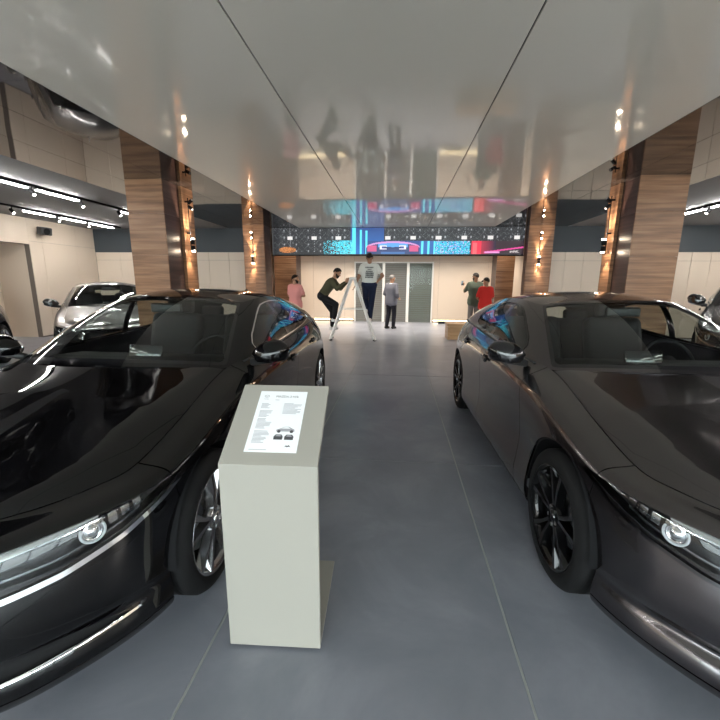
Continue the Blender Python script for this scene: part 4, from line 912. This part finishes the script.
def person(label, loc, rz, pose, skin, shirt, pants, shoe, hair=(.02,.015,.012), sleeve=.6, cap=False, beard=False, jacket=False, scale=1., hairless=False, group='people looking at the screen', untucked=.0, print_back=False, skirt=0.):
    J = {k: Vector(v) for k, v in {**STAND, **pose}.items()}; root = empty('person', loc, rz); root.scale = (scale,)*3; tag(root, label, 'person', group)
    def m3(nm, c, r): return mat('%s_%s' % (nm, '_'.join('%02d' % int(x*99) for x in c)), c, r, spec=.3)
    ms, mt, mp_, mh, mz = m3('skin',skin,.5), m3('shirt',shirt,.85), m3('trousers',pants,.85), m3('hair',hair,.7), m3('shoe',shoe,.6)
    shx = (J['sR']-J['sL']).normalized(); hpx = (J['hR']-J['hL']).normalized()
    def torso(bm, g, z0=0., z1=1.):
        for k in range(13):
            t = k/12
            if t < z0 or t > z1: continue
            c = J['pel'].lerp(J['chest'], min(1,t*1.45)) if t < .69 else J['chest'].lerp((J['sR']+J['sL'])/2+Vector((0,0,.0)), (t-.69)/.31)
            ax = hpx.lerp(shx, t).normalized(); hw_ = float(np.interp(t,[0,.3,.69,1],[.085,.065,.10,.135])); r = float(np.interp(t,[0,.3,.69,.9,1],[.108,.100,.112,.085,.062]))+g
            caps(bm, c-ax*hw_, c+ax*hw_, r, r, 14)
    hd = J['head']; lk = J['look'].normalized(); up = (hd-J['neck']).normalized(); side = lk.cross(up).normalized(); fw = up.cross(side)
    def H(x, y, z_): return hd+side*x+fw*y+up*z_
    # body: one continuous surface
    bm = bmesh.new(); torso(bm, 0)
    caps(bm, J['chest'].lerp(J['neck'],.5), J['neck'], .06, .055); caps(bm, J['neck'], H(0,-.01,-.03), .055, .058)
    q = bmesh.ops.create_uvsphere(bm, u_segments=20, v_segments=14, radius=1)
    for v_ in q['verts']: v_.co = H(v_.co.x*.076, v_.co.y*.095-.005, v_.co.z*.10+.018)
    caps(bm, H(0,.045,-.055), H(0,.058,-.085), .045, .028); caps(bm, H(0,.09,.0), H(0,.108,-.022), .010, .014, 8)
    for s in (-1,1): caps(bm, H(s*.078,-.005,.012), H(s*.080,-.008,-.022), .014, .010, 8); caps(bm, H(s*.03,.085,.030), H(s*.05,.075,.030), .010, .008, 8)
    for s, S_, E_, W_ in ((1,'sR','eR','wR'),(-1,'sL','eL','wL')):
        caps(bm, J[S_], J[E_], .052, .041); caps(bm, J[E_], J[W_], .042, .027)
        d = (J[W_]-J[E_]).normalized(); pn = d.cross(Vector((0,0,1)) if abs(d.z) < .9 else Vector((0,1,0))).normalized(); wd = d.cross(pn).normalized()
        pa = J[W_]+d*.085
        for k in range(4):
            o_ = wd*(-.027+.018*k); caps(bm, J[W_]+d*.015+o_*.5, pa+o_, .015, .011, 8); ln = (.066,.076,.072,.056)[k]
            mid = pa+o_*1.1+d*ln*.55+pn*.008*s; caps(bm, pa+o_, mid, .0105, .0095, 8); caps(bm, mid, mid+d*ln*.38+pn*.022*s, .0095, .008, 8)
        th = J[W_]+d*.03-wd*.022; caps(bm, th, th+d*.035-wd*.028+pn*.01*s, .013, .011, 8); caps(bm, th+d*.035-wd*.028+pn*.01*s, th+d*.065-wd*.033+pn*.02*s, .011, .009, 8)
    for S_, E_, W_ in (('hR','kR','aR'),('hL','kL','aL')):
        caps(bm, J[S_], J[E_], .088, .058); caps(bm, J[E_], J[E_].lerp(J[W_],.3), .056, .057); caps(bm, J[E_].lerp(J[W_],.3), J[W_], .057, .038)
        caps(bm, J[W_]+Vector((0,0,-.03)), J[W_]+Vector((0,.10,-.045)), .035, .028)
    blob('body', bm, ms, root, .0085, 3)
    # shirt
    bm = bmesh.new(); torso(bm, .018, .0 if (jacket or untucked) else .12)
    if jacket or untucked:
        for k in range(3): c = J['pel']+Vector((0,0,-.04*k)); caps(bm, c-hpx*.09, c+hpx*.09, .128, .130, 14)
    for S_, E_, W_ in (('sR','eR','wR'),('sL','eL','wL')):
        if sleeve <= 1: caps(bm, J[S_], J[S_].lerp(J[E_],sleeve), .064, .060)
        else: caps(bm, J[S_], J[E_], .068, .058); caps(bm, J[E_], J[E_].lerp(J[W_],sleeve-1), .058, .044)
    blob('jacket' if jacket else 'shirt', bm, mt, root, .012, 5)
    if jacket or sleeve > 1.2:
        bm = bmesh.new(); pts = [J['neck']+(side*math.cos(a)*.066+fw*math.sin(a)*.066)+Vector((0,0,-.025)) for a in np.linspace(0,2*math.pi,21)[:-1]]; tube(bm, pts, .013, 8, closed=True); link('collar', bm_mesh(bm, smooth=True), mt if not jacket else m3('shirt',(.75,.74,.72),.8), root)
    # trousers
    bm = bmesh.new(); torso(bm, .012, 0., .22)
    for S_, E_, W_ in (('hR','kR','aR'),('hL','kL','aL')):
        caps(bm, J[S_], J[E_], .104, .076); caps(bm, J[E_], J[W_]+(J[E_]-J[W_]).normalized()*.03, .076, .062)
    blob('trousers', bm, mp_, root, .012, 5)
    for W_, K_ in (('aR','kR'),('aL','kL')):
        bm = bmesh.new(); a_ = J[W_]; caps(bm, a_+Vector((0,-.045,-.035)), a_+Vector((0,.12,-.045)), .045, .038); caps(bm, a_+Vector((0,-.02,0)), a_+Vector((0,.03,-.03)), .045, .045)
        for v_ in bm.verts: v_.co.z = max(v_.co.z, a_.z-.085)
        blob('shoe', bm, mz, root, .010, 2)
    # hair or cap
    bm = bmesh.new(); q = bmesh.ops.create_uvsphere(bm, u_segments=28, v_segments=20, radius=1); dl = []
    for v_ in q['verts']:
        x, y, z_ = v_.co
        if z_ < (.02 if cap else (-.02 if not hairless else -.05)) + (.55 if y < 0 else .75)*y and not (hairless and False): dl.append(v_)
        k = 1.14 if cap else (1.11 if not hairless else 1.07); v_.co = H(x*.078*k, y*.097*k-.006, z_*.102*k+.020)
    bmesh.ops.delete(bm, geom=dl, context='VERTS')
    bmesh.ops.solidify(bm, geom=list(bm.faces), thickness=.006)
    link('cap' if cap else 'hair', bm_mesh(bm, smooth=True), mh, root)
    if cap:
        bm = bmesh.new(); q = bmesh.ops.create_circle(bm, cap_ends=True, segments=20, radius=1)
        for v_ in bm.verts: v_.co = H(v_.co.x*.072, .085+max(v_.co.y,-.3)*.085, .055-.25*max(v_.co.y,0)*.085)
        bmesh.ops.solidify(bm, geom=list(bm.faces), thickness=.006); link('brim', bm_mesh(bm), mh, root)
    if beard:
        bm = bmesh.new(); caps(bm, H(0,.05,-.06), H(0,.06,-.088), .048, .032); 
        for s in (-1,1): caps(bm, H(s*.062,.012,-.03), H(s*.028,.05,-.08), .022, .028, 8)
        blob('beard', bm, mh, root, .009, 2)
    for s in (-1,1):
        bm = bmesh.new(); ell(bm, H(s*.032,.083,.012), (.011,.011,.009), 10); link('eye', bm_mesh(bm, smooth=True), 'white_metal', root); bm = bmesh.new(); ell(bm, H(s*.032,.0925,.012), (.005,.003,.005), 8); link('pupil', bm_mesh(bm), 'black_matte', root)
    bm = bmesh.new(); caps(bm, H(-.022,.092,-.050), H(.022,.092,-.050), .006, .006, 8); link('mouth', bm_mesh(bm, smooth=True), m3('lip',(skin[0]*.7,skin[1]*.5,skin[2]*.5),.5), root)
    if print_back:
        bm = bmesh.new()
        for k, (w_, h_) in enumerate(((.20,.030),(.09,.020),(.17,.030),(.19,.040),(.19,.040),(.21,.034))):
            zz = J['chest'].z+.10-.048*k
            for x in np.arange(-w_/2, w_/2-.01, .034): bx(bm, (x+.013,-.136-.004*(k in (2,3))+.020*(k==0),zz), (.024,.010,h_))
        o = link('shirt_print', bm_mesh(bm), 'ink', root); o['kind'] = 'stuff'
    return root
TAN = (.42,.235,.15); BRN = (.30,.16,.10)
# man in pink, arms folded, watching the screen
person('man in a pink polo shirt with folded arms, standing by the wood column', (-2.80,10.5,0), math.radians(-20), dict(eR=(.255,.06,1.14), wR=(.03,.19,1.13), eL=(-.255,.06,1.14), wL=(-.02,.17,1.17), look=(.75,.6,.0)), TAN, (.72,.30,.28), (.05,.05,.06), (.05,.05,.05), sleeve=.75, beard=True, scale=.96, untucked=1)
# man in olive sweater stepping up the ladder: local +Y towards the ladder (world +x)
person('man in an olive sweater and black trousers climbing the white ladder', (-1.88,9.93,.0), math.radians(-90), dict(pel=(0,-.06,1.12), chest=(0,.16,1.42), neck=(0,.26,1.57), head=(0,.33,1.69), look=(0,1,-.1), sR=(.175,.22,1.50), sL=(-.175,.22,1.50), eR=(.22,.36,1.30), wR=(.15,.55,1.46), eL=(-.22,.38,1.30), wL=(-.13,.56,1.47),
    hR=(.09,-.06,1.10), kR=(.10,.31,.91), aR=(.09,.265,.544), hL=(-.09,-.06,1.10), kL=(-.09,.19,.72), aL=(-.09,.185,.321)), TAN, (.075,.070,.040), (.012,.012,.014), (.65,.65,.63), sleeve=1.9, beard=True, scale=1.0, group='people at the ladder')
# man in white T-shirt on the other side of the ladder, back to the camera
person('man in a printed white T-shirt, cap and navy trousers up on the ladder', (-.73,9.93,.459), math.radians(4), dict(pel=(0,0,.95), sR=(.18,.0,1.405), eR=(.33,-.05,1.17), wR=(.17,-.03,.99), sL=(-.18,0,1.405), eL=(-.27,.0,1.14), wL=(-.35,.02,.94), kL=(-.09,.15,.62), aL=(-.08,-.02,.3075), kR=(.06,.03,.50), aR=(.02,-.01,.085), hL=(-.09,0,.94), hR=(.09,0,.94), look=(.1,1,.2)), BRN, (.62,.62,.58), (.012,.018,.045), (.7,.7,.68), (.012,.012,.014), sleeve=.62, cap=True, group='people at the ladder', print_back=True, untucked=0)
# man in grey jacket
person('grey-haired man in a grey jacket and dark trousers before the shutters', (-.21,12.55,0), math.radians(-35), dict(eR=(.25,-.06,1.13), wR=(.19,.12,1.02), eL=(-.25,-.04,1.12), wL=(-.19,.14,1.02), look=(.25,1,.25), aL=(-.10,-.10,.085), kL=(-.10,.0,.50)), TAN, (.17,.17,.20), (.018,.018,.025), (.02,.02,.02), (.22,.21,.20), sleeve=1.85, jacket=True, scale=.99, hairless=True)
# man in green T-shirt holding up a phone
gp_ = person('man in a dark green T-shirt and grey trousers filming with a phone', (2.36,12.4,0), math.radians(12), dict(sL=(-.18,.02,1.40), eL=(-.27,.14,1.17), wL=(-.20,.36,1.34), eR=(.24,.06,1.13), wR=(.08,.24,1.12), look=(-.5,1,.15)), BRN, (.075,.095,.070), (.16,.15,.14), (.05,.05,.05), sleeve=.85, scale=1.03, beard=True, untucked=1)
ph = box_o('mobile_phone', (-.005,-.006,-.07), (.075,.006,.07), 'black_gloss', None, bevel=.003); tag(ph, 'black mobile phone held up by the man in green', 'phone'); ph.location = Vector((2.36,12.4,0))+Matrix.Rotation(math.radians(12),3,'Z')@(Vector((-.215,.50,1.42))*1.03)
# man in red
person('man in a red T-shirt and black cap standing beside the man in green', (2.46,11.35,0), math.radians(15), dict(look=(-.3,1,.1), eR=(.25,.04,1.13), wR=(.10,.20,1.05), eL=(-.25,.04,1.13), wL=(-.10,.20,1.05)), BRN, (.50,.025,.02), (.05,.05,.07), (.05,.05,.05), (.02,.016,.014), sleeve=.8, cap=True, scale=.94, untucked=1)
